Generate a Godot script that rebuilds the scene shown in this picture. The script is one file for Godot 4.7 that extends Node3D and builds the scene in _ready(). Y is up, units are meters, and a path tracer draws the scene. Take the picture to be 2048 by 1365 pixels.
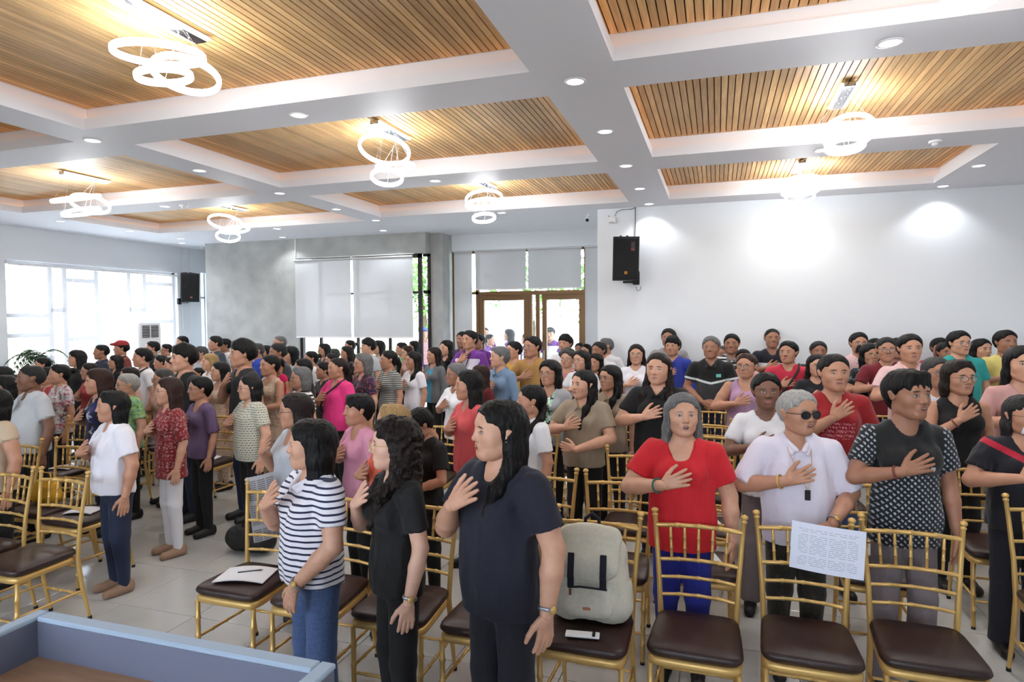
extends Node3D
# A hall with a coffered ceiling, rows of gold chairs and a standing audience.
const CAM_H := 1.9
const CEIL := 3.46
const LAMP := 0.42
const SPOT := 0.8
var M := {}
var used := {}
var rng := RandomNumberGenerator.new()

func _ready() -> void:
	rng.seed = 7
	setup_camera_and_light()
	make_materials()
	build_room()
	build_ceiling()
	build_fixtures()
	build_outside()
	build_people()
	build_chairs()
	build_props()

func setup_camera_and_light() -> void:
	var cam := Camera3D.new()
	cam.name = "camera"
	add_child(cam)
	cam.position = Vector3(0, CAM_H, 0)
	cam.basis = Basis(Vector3.UP, 0.311) * Basis(Vector3.RIGHT, -0.0364) * Basis(Vector3.BACK, -0.0071)
	cam.fov = rad_to_deg(2.0 * atan(682.5 / 1275.5))
	cam.near = 0.05
	cam.far = 200.0
	cam.current = true
	var we := WorldEnvironment.new()
	we.name = "environment"
	var e := Environment.new()
	e.background_mode = Environment.BG_SKY
	var sk := Sky.new()
	var sm := ProceduralSkyMaterial.new()
	sm.sky_top_color = Color(0.80, 0.87, 0.96)
	sm.sky_horizon_color = Color(0.93, 0.95, 0.97)
	sm.ground_bottom_color = Color(0.7, 0.69, 0.66)
	sm.ground_horizon_color = Color(0.9, 0.9, 0.88)
	sm.sky_energy_multiplier = 3.4
	sm.ground_energy_multiplier = 2.4
	sk.sky_material = sm
	e.sky = sk
	e.tonemap_mode = Environment.TONE_MAPPER_LINEAR
	e.tonemap_exposure = 0.9
	e.sdfgi_enabled = true
	e.ssao_enabled = true
	e.ssil_enabled = true
	we.environment = e
	add_child(we)
	var sun := DirectionalLight3D.new()
	sun.name = "sun"
	sun.light_energy = 2.2
	sun.light_color = Color(1, .97, .9)
	sun.light_angular_distance = 0.6
	sun.shadow_enabled = true
	add_child(sun)
	sun.look_at_from_position(Vector3.ZERO, Vector3(-.35, -1.0, .25))
	# added fill panel before the unseen front wall, brightens faces from the front
	var fill_panel := AreaLight3D.new()
	fill_panel.name = "front_fill"
	fill_panel.area_size = Vector2(9.0, 1.3)
	fill_panel.light_energy = 4.5
	fill_panel.light_color = Color(.95, .97, 1)
	fill_panel.shadow_enabled = true
	add_child(fill_panel)
	fill_panel.position = Vector3(-3.2, 2.4, 3.3)

# ---------- naming ----------
func numbered(called: String) -> String:
	if not used.has(called):
		used[called] = 0
		return called
	used[called] += 1
	return "%s_%03d" % [called, used[called]]

func tag(o: Node, label: String, category := "", group := "", kind := "") -> Node:
	if label != "": o.set_meta("label", label)
	if category != "": o.set_meta("category", category)
	if group != "": o.set_meta("group", group)
	if kind != "": o.set_meta("kind", kind)
	return o

func thing(called: String, label: String, category: String, at := Vector3.ZERO, turn := 0.0, group := "") -> Node3D:
	var o := Node3D.new()
	o.name = numbered(called)
	add_child(o)
	o.position = at
	o.rotation.y = turn
	tag(o, label, category, group)
	return o

func part(called: String, mesh: Mesh, m: Material, parent: Node, at := Vector3.ZERO) -> MeshInstance3D:
	var o := MeshInstance3D.new()
	o.name = numbered(called) if parent == self else called
	o.mesh = mesh
	o.material_override = m
	o.position = at
	parent.add_child(o, true)
	return o

func struct(called: String, mesh: Mesh, m: Material, at := Vector3.ZERO, label := "") -> MeshInstance3D:
	var o := part(called, mesh, m, self, at)
	o.set_meta("kind", "structure")
	if label != "": o.set_meta("label", label)
	return o

# ---------- mesh helpers ----------
var box_cache := {}
func box(size: Vector3, bevel := 0.0) -> Mesh:
	var key := [size, bevel]
	if box_cache.has(key): return box_cache[key]
	var m: Mesh
	if bevel <= 0.0:
		var b := BoxMesh.new()
		b.size = size
		m = b
	else:
		var st := SurfaceTool.new()
		st.begin(Mesh.PRIMITIVE_TRIANGLES)
		add_bevel_box(st, Vector3.ZERO, size, bevel)
		st.generate_normals()
		m = st.commit()
	box_cache[key] = m
	return m

func tri(st: SurfaceTool, a: Vector3, b: Vector3, c: Vector3) -> void:
	st.add_vertex(a); st.add_vertex(b); st.add_vertex(c)

func quad(st: SurfaceTool, a: Vector3, b: Vector3, c: Vector3, d: Vector3) -> void:
	tri(st, a, b, c); tri(st, a, c, d)

func add_bevel_box(st: SurfaceTool, c: Vector3, size: Vector3, bv: float) -> void:
	# the convex hull of a box whose edges are cut at bv
	st.set_smooth_group(-1)
	var h := size * 0.5
	var k := Vector3(minf(bv, h.x), minf(bv, h.y), minf(bv, h.z))
	var dirs := [Vector3.RIGHT, Vector3.UP, Vector3.BACK]
	for ax in 3:
		var u := (ax + 1) % 3
		var v := (ax + 2) % 3
		for s in [-1.0, 1.0]:
			var q := []
			for w in [[-1, -1], [1, -1], [1, 1], [-1, 1]]:
				var p := Vector3.ZERO
				p[ax] = s * h[ax]
				p[u] = w[0] * (h[u] - k[u])
				p[v] = w[1] * (h[v] - k[v])
				q.append(c + p)
			if s > 0: quad(st, q[0], q[3], q[2], q[1])
			else: quad(st, q[0], q[1], q[2], q[3])
		for su in [-1.0, 1.0]:
			for sv in [-1.0, 1.0]:
				var e := []
				for w in [[-1.0, 0], [1.0, 0], [1.0, 1], [-1.0, 1]]:
					var p := Vector3.ZERO
					p[ax] = w[0] * (h[ax] - k[ax])
					p[u] = su * (h[u] - (0.0 if w[1] == 0 else k[u]))
					p[v] = sv * (h[v] - (k[v] if w[1] == 0 else 0.0))
					e.append(c + p)
				if su * sv > 0: quad(st, e[0], e[3], e[2], e[1])
				else: quad(st, e[0], e[1], e[2], e[3])
	for sx in [-1.0, 1.0]:
		for sy in [-1.0, 1.0]:
			for sz in [-1.0, 1.0]:
				var a := c + Vector3(sx * h.x, sy * (h.y - k.y), sz * (h.z - k.z))
				var b := c + Vector3(sx * (h.x - k.x), sy * h.y, sz * (h.z - k.z))
				var d := c + Vector3(sx * (h.x - k.x), sy * (h.y - k.y), sz * h.z)
				if sx * sy * sz > 0: tri(st, a, d, b)
				else: tri(st, a, b, d)

func boxes(list: Array) -> Mesh:
	# one mesh of several boxes: [centre, size]
	var st := SurfaceTool.new()
	st.begin(Mesh.PRIMITIVE_TRIANGLES)
	for b in list:
		var bm := BoxMesh.new()
		bm.size = b[1]
		st.append_from(bm, 0, Transform3D(Basis(), b[0]))
	return st.commit()

func span(x0: float, x1: float, y0: float, y1: float, z0: float, z1: float) -> Array:
	return [Vector3((x0 + x1) / 2, (y0 + y1) / 2, (z0 + z1) / 2), Vector3(absf(x1 - x0), absf(y1 - y0), absf(z1 - z0))]

func add_tube(st: SurfaceTool, pts: Array, radii: Array, sides := 8, caps := true) -> void:
	# a swept tube with smooth sides
	st.set_smooth_group(0)
	var n := pts.size()
	var rings := []
	var ref := Vector3.UP
	var t0: Vector3 = (pts[1] - pts[0]).normalized()
	if absf(t0.dot(ref)) > 0.9: ref = Vector3.RIGHT
	for i in n:
		var t: Vector3
		if i == 0: t = pts[1] - pts[0]
		elif i == n - 1: t = pts[n - 1] - pts[n - 2]
		else: t = (pts[i + 1] - pts[i]).normalized() + (pts[i] - pts[i - 1]).normalized()
		t = t.normalized()
		var u := (ref - t * ref.dot(t)).normalized()
		ref = u
		var v := t.cross(u)
		var ring := []
		for s in sides:
			var a := TAU * s / sides
			ring.append(pts[i] + (u * cos(a) + v * sin(a)) * radii[i])
		rings.append(ring)
	for i in n - 1:
		for s in sides:
			var s2 := (s + 1) % sides
			quad(st, rings[i][s], rings[i + 1][s], rings[i + 1][s2], rings[i][s2])
	if caps:
		st.set_smooth_group(-1)
		for s in range(1, sides - 1):
			tri(st, rings[0][0], rings[0][s], rings[0][s + 1])
			tri(st, rings[n - 1][0], rings[n - 1][s + 1], rings[n - 1][s])

func tube(pts: Array, radii: Array, sides := 8, caps := true) -> Mesh:
	var st := SurfaceTool.new()
	st.begin(Mesh.PRIMITIVE_TRIANGLES)
	add_tube(st, pts, radii, sides, caps)
	st.generate_normals()
	return st.commit()

func wire(a: Vector3, b: Vector3, r: float, sides := 6) -> Mesh:
	return tube([a, b], [r, r], sides)

func lathe(profile: Array, sides := 16) -> Mesh:
	# profile of Vector2(radius, y), bottom to top
	var st := SurfaceTool.new()
	st.begin(Mesh.PRIMITIVE_TRIANGLES)
	st.set_smooth_group(0)
	for i in profile.size() - 1:
		for s in sides:
			var a := TAU * s / sides
			var b := TAU * (s + 1) / sides
			var p: Vector2 = profile[i]
			var q: Vector2 = profile[i + 1]
			quad(st, Vector3(p.x * cos(a), p.y, p.x * sin(a)), Vector3(p.x * cos(b), p.y, p.x * sin(b)), Vector3(q.x * cos(b), q.y, q.x * sin(b)), Vector3(q.x * cos(a), q.y, q.x * sin(a)))
	st.generate_normals()
	return st.commit()

func ring_mesh(radius: float, w: float, h: float, seg := 32) -> Mesh:
	# a flat band ring (rounded rectangle section) around y
	var st := SurfaceTool.new()
	st.begin(Mesh.PRIMITIVE_TRIANGLES)
	st.set_smooth_group(0)
	var sec := []
	for i in 10:
		var a := TAU * i / 10
		sec.append(Vector2(signf(cos(a)) * pow(absf(cos(a)), 0.6) * w, signf(sin(a)) * pow(absf(sin(a)), 0.6) * h))
	for i in seg:
		var a := TAU * i / seg
		var b := TAU * (i + 1) / seg
		for k in 10:
			var p: Vector2 = sec[k]
			var q: Vector2 = sec[(k + 1) % 10]
			quad(st, Vector3((radius + p.x) * cos(a), p.y, (radius + p.x) * sin(a)), Vector3((radius + p.x) * cos(b), p.y, (radius + p.x) * sin(b)), Vector3((radius + q.x) * cos(b), q.y, (radius + q.x) * sin(b)), Vector3((radius + q.x) * cos(a), q.y, (radius + q.x) * sin(a)))
	st.generate_normals()
	return st.commit()

# ---------- materials ----------
func mat(key: String, c: Color, rough := 0.6, metal := 0.0) -> StandardMaterial3D:
	var m := StandardMaterial3D.new()
	m.resource_name = key
	m.albedo_color = c
	m.roughness = rough
	m.metallic = metal
	M[key] = m
	return m

func glow(key: String, c: Color, energy: float) -> StandardMaterial3D:
	var m := mat(key, Color(0.95, 0.95, 0.95), 0.5)
	m.emission_enabled = true
	m.emission = c
	m.emission_energy_multiplier = energy
	return m

func noise_tex(freq: float, lo: Color, hi: Color, oct := 4, size := 256, sd := 1, normal := false, bump := 4.0) -> Texture2D:
	var n := FastNoiseLite.new()
	n.seed = sd
	n.frequency = freq
	n.fractal_octaves = oct
	n.noise_type = FastNoiseLite.TYPE_SIMPLEX_SMOOTH
	var t := NoiseTexture2D.new()
	t.width = size
	t.height = size
	t.seamless = true
	t.noise = n
	if normal:
		t.as_normal_map = true
		t.bump_strength = bump
	else:
		var g := Gradient.new()
		g.set_color(0, lo)
		g.set_color(1, hi)
		t.color_ramp = g
	return t

func tripl(m: StandardMaterial3D, scale: Vector3, world := false) -> StandardMaterial3D:
	m.uv1_triplanar = true
	m.uv1_world_triplanar = world
	m.uv1_scale = scale
	return m

func img_tex(w: int, h: int, f: Callable) -> ImageTexture:
	var im := Image.create(w, h, false, Image.FORMAT_RGB8)
	for y in h:
		for x in w:
			im.set_pixel(x, y, f.call(x, y))
	return ImageTexture.create_from_image(im)

func make_materials() -> void:
	var m: StandardMaterial3D
	mat("white_wall", Color(0.87, 0.885, 0.90), 0.75)
	mat("white_paint", Color(0.91, 0.91, 0.93), 0.55)
	m = mat("concrete", Color(1, 1, 1), 0.85)
	m.albedo_texture = noise_tex(0.008, Color(0.60, 0.605, 0.595), Color(0.70, 0.705, 0.69), 6, 512, 3)
	m.normal_enabled = true
	m.normal_texture = noise_tex(0.03, Color.BLACK, Color.WHITE, 4, 256, 4, true, 2.0)
	m.normal_scale = 0.3
	tripl(m, Vector3(0.45, 0.45, 0.45), true)
	for i in 3:
		m = mat("slat%d" % i, [Color(0.92, 0.90, 0.88), Color(1, 0.98, 0.96), Color(0.86, 0.83, 0.80)][i], 0.5)
		m.albedo_texture = noise_tex(0.012, Color(0.79, 0.63, 0.42), Color(0.92, 0.79, 0.57), 5, 256, 10 + i)
		tripl(m, Vector3(9.0, 9.0, 0.7), true)
	mat("slat_back", Color(0.30, 0.19, 0.11), 0.8)
	m = mat("tile", Color(0.72, 0.72, 0.71), 0.10)
	m.albedo_texture = noise_tex(0.01, Color(0.93, 0.92, 0.9), Color(1, 1, 1), 5, 256, 21)
	tripl(m, Vector3(0.5, 0.5, 0.5), true)
	mat("grout", Color(0.55, 0.54, 0.52), 0.9)
	mat("bronze", Color(0.42, 0.30, 0.17), 0.45, 0.35)
	mat("dark_frame", Color(0.16, 0.12, 0.1), 0.5, 0.2)
	mat("alu", Color(0.80, 0.80, 0.80), 0.4, 0.6)
	mat("mullion", Color(0.73, 0.73, 0.74), 0.5)
	m = mat("glass", Color(0.93, 0.96, 0.97, 0.06), 0.02)
	m.transparency = BaseMaterial3D.TRANSPARENCY_ALPHA
	m = mat("blind", Color(0.80, 0.81, 0.82, 0.9), 0.9)
	m.transparency = BaseMaterial3D.TRANSPARENCY_ALPHA
	m.backlight_enabled = true
	m.backlight = Color(0.15, 0.15, 0.15)
	m = mat("sheer", Color(0.95, 0.95, 0.95, 0.18), 0.9)
	m.transparency = BaseMaterial3D.TRANSPARENCY_ALPHA
	m.backlight_enabled = true
	m.backlight = Color(0.12, 0.12, 0.12)
	mat("chrome", Color(0.75, 0.76, 0.78), 0.12, 1.0)
	mat("steel", Color(0.6, 0.6, 0.62), 0.35, 0.8)
	mat("black_plastic", Color(0.035, 0.037, 0.042), 0.55)
	m = mat("grille", Color(0.05, 0.052, 0.058), 0.7, 0.2)
	mat("white_plastic", Color(0.9, 0.9, 0.9), 0.4)
	mat("dark_slot", Color(0.08, 0.08, 0.09), 0.6)
	mat("amber", Color(0.95, 0.62, 0.12), 0.5)
	mat("cable", Color(0.25, 0.26, 0.28), 0.6)
	m = mat("gold", Color(0.82, 0.67, 0.40), 0.38, 0.45)
	mat("knot_gold", Color(0.55, 0.38, 0.16), 0.4, 0.6)
	m = mat("cushion", Color(0.165, 0.085, 0.07), 0.42)
	m.normal_enabled = true
	m.normal_texture = noise_tex(0.09, Color.BLACK, Color.WHITE, 3, 256, 31, true, 3.0)
	m.normal_scale = 0.25
	tripl(m, Vector3(5, 5, 5))
	mat("rubber", Color(0.03, 0.03, 0.03), 0.7)
	glow("lamp_glow", Color(1.0, 0.99, 0.97), 5.0)
	glow("bar_glow", Color(1.0, 0.98, 0.95), 4.0)
	glow("down_glow", Color(0.97, 0.98, 1.0), 5.0)
	glow("cove_glow", Color(1.0, 0.66, 0.28), 1.7)

# ---------- the room ----------
const XL := -10.98
const XR := 4.1
const ZN := 3.4
const ZR := -9.24
const ZC := -10.56
const Z2 := -11.2

func build_room() -> void:
	build_floor()
	var w: Material = M.white_wall
	# left wall with a wide window and a slot window at its far end
	struct("wall_left", boxes([span(XL - .2, XL, 0, CEIL, -7.356, ZN), span(XL - .2, XL, 2.908, CEIL, -10.824, -7.356), span(XL - .2, XL, 0, .45, -10.824, -7.356), span(XL - .2, XL, 0, CEIL, -11.472, -10.824), span(XL - .2, XL, 0, .3, -11.664, -11.472), span(XL - .2, XL, 2.956, CEIL, -11.664, -11.472), span(XL - .2, XL, 0, CEIL, -11.88, -11.664)]), w)
	struct("wall_corner", boxes([span(XL, -9.72, 0, CEIL, -11.88, -11.7)]), w)
	# bare concrete wall with its window
	struct("wall_concrete", boxes([span(-9.972, -7.776, 0, CEIL, -10.8, ZC), span(-7.776, -5.16, 3.088, CEIL, -10.8, ZC), span(-7.776, -5.16, 0, .25, -10.8, ZC), span(-5.16, -5.028, 3.088, CEIL, -11.4, ZC), span(-5.028, -4.788, 0, CEIL, -11.4, -10.776), span(-9.972, -9.72, 0, CEIL, -11.88, -10.8)]), M.concrete)
	# wall with the entrance
	struct("wall_back", boxes([span(-4.92, -1.44, 3.16, CEIL, -11.4, Z2), span(-2.232, -1.44, 0, .2, -11.4, Z2)]), w)
	struct("wall_right", boxes([span(-1.656, XR + .2, 0, CEIL, ZR - .2, ZR), span(-1.656, -1.44, 0, CEIL, -11.4, ZR - .2)]), w)
	struct("wall_side", boxes([span(XR, XR + .2, 0, CEIL, ZR, ZN)]), w)
	struct("wall_front", boxes([span(XL - .2, -7.8, 0, CEIL, ZN, ZN + .2), span(1.4, XR + .2, 0, CEIL, ZN, ZN + .2), span(-7.8, 1.4, 0, 1.7, ZN, ZN + .2), span(-7.8, 1.4, 3.1, CEIL, ZN, ZN + .2)]), w)
	var fw := struct("added_window_7", boxes([span(-7.8, 1.4, 1.7, 1.76, ZN + .06, ZN + .12), span(-7.8, 1.4, 3.04, 3.1, ZN + .06, ZN + .12)]), M.bronze)  # unseen window, added to let in frontal fill light
	for i in 7:
		pane("mullion", fw, -7.8 + i * 1.523, -7.74 + i * 1.523, 1.76, 3.04, ZN + .06, ZN + .12, M.bronze)
	for i in 6:
		pane("pane", fw, -7.74 + i * 1.523, -6.277 + i * 1.523, 1.76, 3.04, ZN + .085, ZN + .092, M.glass)
	build_left_window()
	build_concrete_window()
	build_entrance()

func build_floor() -> void:
	var f := struct("floor", boxes([span(XL - .2, XR + .2, -.2, -.012, -11.88, ZN + .2)]), M.grout)
	var pitch := 0.6
	var list := []
	for i in 26:
		for j in 26:
			var x := XL + .3 + pitch * i
			var z := ZN - .3 - pitch * j
			list.append(Vector3(x, -.006, z))
	list.sort_custom(func(a, b): return (a - Vector3(-1.6, 0, -3.2)).length() < (b - Vector3(-1.6, 0, -3.2)).length())
	var tm := box(Vector3(pitch - .004, .012, pitch - .004), .0015)
	var st := SurfaceTool.new()
	st.begin(Mesh.PRIMITIVE_TRIANGLES)
	for i in list.size():
		if i < 290:
			part("tile", tm, M.tile, f, list[i])
		else:
			st.append_from(tm, 0, Transform3D(Basis(), list[i]))
	tag(part("tile_field", st.commit(), M.tile, f), "", "", "", "stuff")

func pane(called: String, parent: Node, x0: float, x1: float, y0: float, y1: float, z0: float, z1: float, m: Material) -> MeshInstance3D:
	var b := span(x0, x1, y0, y1, z0, z1)
	return part(called, box(b[1]), m, parent, b[0])

func build_left_window() -> void:
	# irregular grid of mullions
	var w := struct("window_1", boxes([span(XL - .14, XL - .08, .45, .5, -10.824, -7.356), span(XL - .14, XL - .08, 2.848, 2.908, -10.824, -7.356), span(XL - .14, XL - .08, .45, 2.908, -7.416, -7.356), span(XL - .14, XL - .08, .45, 2.908, -10.824, -10.764)]), M.mullion, Vector3.ZERO, "wide window with an irregular grid of mullions")
	var vs := [[-8.148, 0.5, 2.848], [-8.412, 0.5, 2.848], [-9.024, 0.5, 2.848], [-9.72, 0.5, 2.848], [-10.08, 0.5, 2.848]]
	for v in vs:
		pane("mullion", w, XL - .13, XL - .09, v[1], v[2], v[0] - .04, v[0] + .04, M.mullion)
	var hs := [[-7.416, -8.148, 1.996], [-7.416, -8.148, 1.66], [-8.148, -8.412, 2.092], [-8.412, -9.024, 2.632], [-8.412, -9.024, 1.576], [-9.024, -9.72, 1.912], [-9.024, -9.72, 1.72], [-9.72, -10.08, 2.116], [-10.08, -10.764, 2.656], [-10.08, -10.764, 1.876], [-9.024, -9.72, 0.82], [-7.416, -8.148, 0.82]]
	for h in hs:
		pane("mullion", w, XL - .13, XL - .09, h[2] - .035, h[2] + .035, h[1], h[0], M.mullion)
	var cols := [[-7.416, -8.148], [-8.148, -8.412], [-8.412, -9.024], [-9.024, -9.72], [-9.72, -10.08], [-10.08, -10.764]]
	for c in cols:
		pane("pane", w, XL - .114, XL - .108, .5, 2.848, c[1], c[0], M.glass)
	# roller blinds in three lengths on one tube
	var r := thing("roller_blind", "sheer white roller blinds drawn over the wide window", "blind", Vector3(XL + .04, 2.84, -9.09))
	part("tube", tube([Vector3(0, 0, -1.7), Vector3(0, 0, 1.7)], [.022, .022], 10), M.white_plastic, r)
	for c in [[-1.68, -.55], [-.52, .60], [.63, 1.56]]:
		part("sheet", box(Vector3(.003, 2.0, c[1] - c[0])), M.sheer, r, Vector3(.0, -1.02, (c[0] + c[1]) / 2))
	var w2 := struct("window_2", boxes([span(XL - .12, XL - .08, .3, 2.956, -11.688, -11.64), span(XL - .12, XL - .08, 2.38, 2.428, -11.664, -11.472)]), M.mullion)
	pane("pane", w2, XL - .11, XL - .10, .3, 2.956, -11.664, -11.472, M.glass)

func build_concrete_window() -> void:
	var w := struct("window_3", boxes([span(-7.776, -7.716, .25, 3.088, -10.704, -10.632), span(-7.776, -5.16, 3.016, 3.088, -10.704, -10.632), span(-7.776, -5.16, .25, .3, -10.704, -10.632), span(-5.22, -5.16, .25, 3.088, -10.704, -10.632)]), M.dark_frame, Vector3.ZERO, "dark framed window in the concrete wall")
	for x in [-7.32, -6.5, -5.82]:
		pane("mullion", w, x - .025, x + .025, .3, 3.016, -10.692, -10.644, M.dark_frame)
	for y in [2.38, .8]:
		pane("mullion", w, -7.716, -5.22, y - .02, y + .02, -10.692, -10.644, M.dark_frame)
	var xs := [-7.716, -7.32, -6.5, -5.82, -5.22]
	for i in 4:
		pane("pane", w, xs[i], xs[i + 1], .3, 3.016, -10.67, -10.663, M.glass)
	# glass return beside the pillar
	var g := struct("window_4", boxes([span(-5.16, -5.028, .25, 3.088, -10.776, -10.752), span(-5.07, -5.022, 0, 3.088, -10.8, -10.716)]), M.glass)
	g.mesh = boxes([span(-5.076, -5.028, 0, 3.088, -10.8, -10.728), span(-5.16, -5.028, 3.04, 3.088, -10.8, -10.728), span(-5.16, -5.028, 2.356, 2.416, -10.8, -10.728), span(-5.16, -5.028, .2, .25, -10.8, -10.728)])
	g.material_override = M.dark_frame
	pane("pane", g, -5.16, -5.076, .25, 3.04, -10.77, -10.762, M.glass)
	var r := thing("roller_blind", "pair of white roller blinds half drawn over the concrete wall window", "blind", Vector3(-6.48, 3.03, -10.49))
	for s in [[-1.3, -.055], [-.025, 1.23]]:
		var t := part("tube", tube([Vector3(s[0], 0, 0), Vector3(s[1], 0, 0)], [.024, .024], 10), M.alu, r)
		t.name = "tube"
		part("sheet", box(Vector3(s[1] - s[0] - .02, 1.47, .003)), M.blind, r, Vector3((s[0] + s[1]) / 2, -.735, -.01))
		part("bottom_rail", box(Vector3(s[1] - s[0] - .02, .025, .014), .004), M.white_plastic, r, Vector3((s[0] + s[1]) / 2, -1.475, -.01))
	part("valance", box(Vector3(2.55, .012, .03)), M.alu, r, Vector3(-.02, .045, 0))
	part("valance_clip", box(Vector3(.03, .06, .05)), M.alu, r, Vector3(-.03, .02, 0))

func build_entrance() -> void:
	# slot window, side light, double doors
	var w := struct("window_5", boxes([span(-4.788, -4.74, 0, 3.16, -11.304, -11.232), span(-4.32, -4.26, 0, 3.16, -11.304, -11.232), span(-4.788, -4.26, 2.344, 2.392, -11.304, -11.232), span(-2.256, -2.196, 0, 3.16, -11.304, -11.232), span(-4.788, -1.656, 3.112, 3.16, -11.304, -11.232), span(-2.196, -1.656, 2.344, 2.392, -11.304, -11.232)]), M.bronze)
	pane("pane", w, -4.74, -4.32, 0, 3.112, -11.273, -11.266, M.glass)
	pane("pane", w, -4.26, -2.256, 2.404, 3.112, -11.273, -11.266, M.glass)
	pane("pane", w, -2.196, -1.656, 0, 3.112, -11.273, -11.266, M.glass)
	struct("trim_1", boxes([span(-4.26, -2.256, 2.32, 2.392, -11.316, -11.22)]), M.bronze)
	var d := struct("door_1", boxes([span(-4.26, -4.164, 0, 2.32, -11.304, -11.244), span(-3.384, -3.294, 0, 2.32, -11.304, -11.244), span(-4.164, -3.384, 2.224, 2.32, -11.304, -11.244), span(-4.164, -3.384, 0, .1, -11.304, -11.244)]), M.bronze, Vector3.ZERO, "bronze framed glass door leaf beside the sidelight")
	pane("pane", d, -4.164, -3.384, .1, 2.224, -11.278, -11.268, M.glass)
	part("handle", tube([Vector3(-3.43, .9, -11.21), Vector3(-3.43, 1.3, -11.21)], [.014, .014], 8), M.steel, d)
	var d2 := struct("door_2", boxes([span(-3.036, -2.952, 0, 2.32, -11.304, -11.244), span(-2.352, -2.256, 0, 2.32, -11.304, -11.244), span(-2.952, -2.352, 2.224, 2.32, -11.304, -11.244), span(-2.952, -2.352, 0, .1, -11.304, -11.244)]), M.bronze, Vector3.ZERO, "bronze framed glass door leaf beside the white wall")
	pane("pane", d2, -2.952, -2.352, .1, 2.224, -11.278, -11.268, M.glass)
	part("handle", tube([Vector3(-3.0, .9, -11.21), Vector3(-3.0, 1.3, -11.21)], [.014, .014], 8), M.steel, d2)
	# two posts where the leaves meet, with a narrow light between
	struct("trim_2", boxes([span(-3.288, -3.228, 0, 2.32, -11.304, -11.244), span(-3.156, -3.084, 0, 2.32, -11.304, -11.244)]), M.bronze)
	struct("window_6", boxes([span(-3.228, -3.156, .1, 2.32, -11.278, -11.268)]), M.glass)
	# blinds
	var specs := [[-4.73, -4.35, .9, "long white roller blind hanging beside the concrete pillar"], [-4.3, -3.3, 2.43, "short white roller blind above the glass door next to the sidelight"], [-3.28, -2.28, 2.43, "short white roller blind above the glass door next to the white wall"], [-2.23, -1.68, .8, "narrow long roller blind tucked behind the edge of the white wall"]]
	for s in specs:
		var r := thing("roller_blind", s[3], "blind", Vector3((s[0] + s[1]) / 2, 3.14, -11.14))
		var wd: float = s[1] - s[0]
		var ln: float = 3.14 - s[2]
		part("tube", tube([Vector3(-wd / 2, 0, 0), Vector3(wd / 2, 0, 0)], [.02, .02], 10), M.alu, r)
		part("sheet", box(Vector3(wd - .02, ln, .003)), M.blind, r, Vector3(0, -ln / 2, -.01))
		part("bottom_rail", box(Vector3(wd - .02, .022, .012), .003), M.white_plastic, r, Vector3(0, -ln, -.01))


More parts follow.
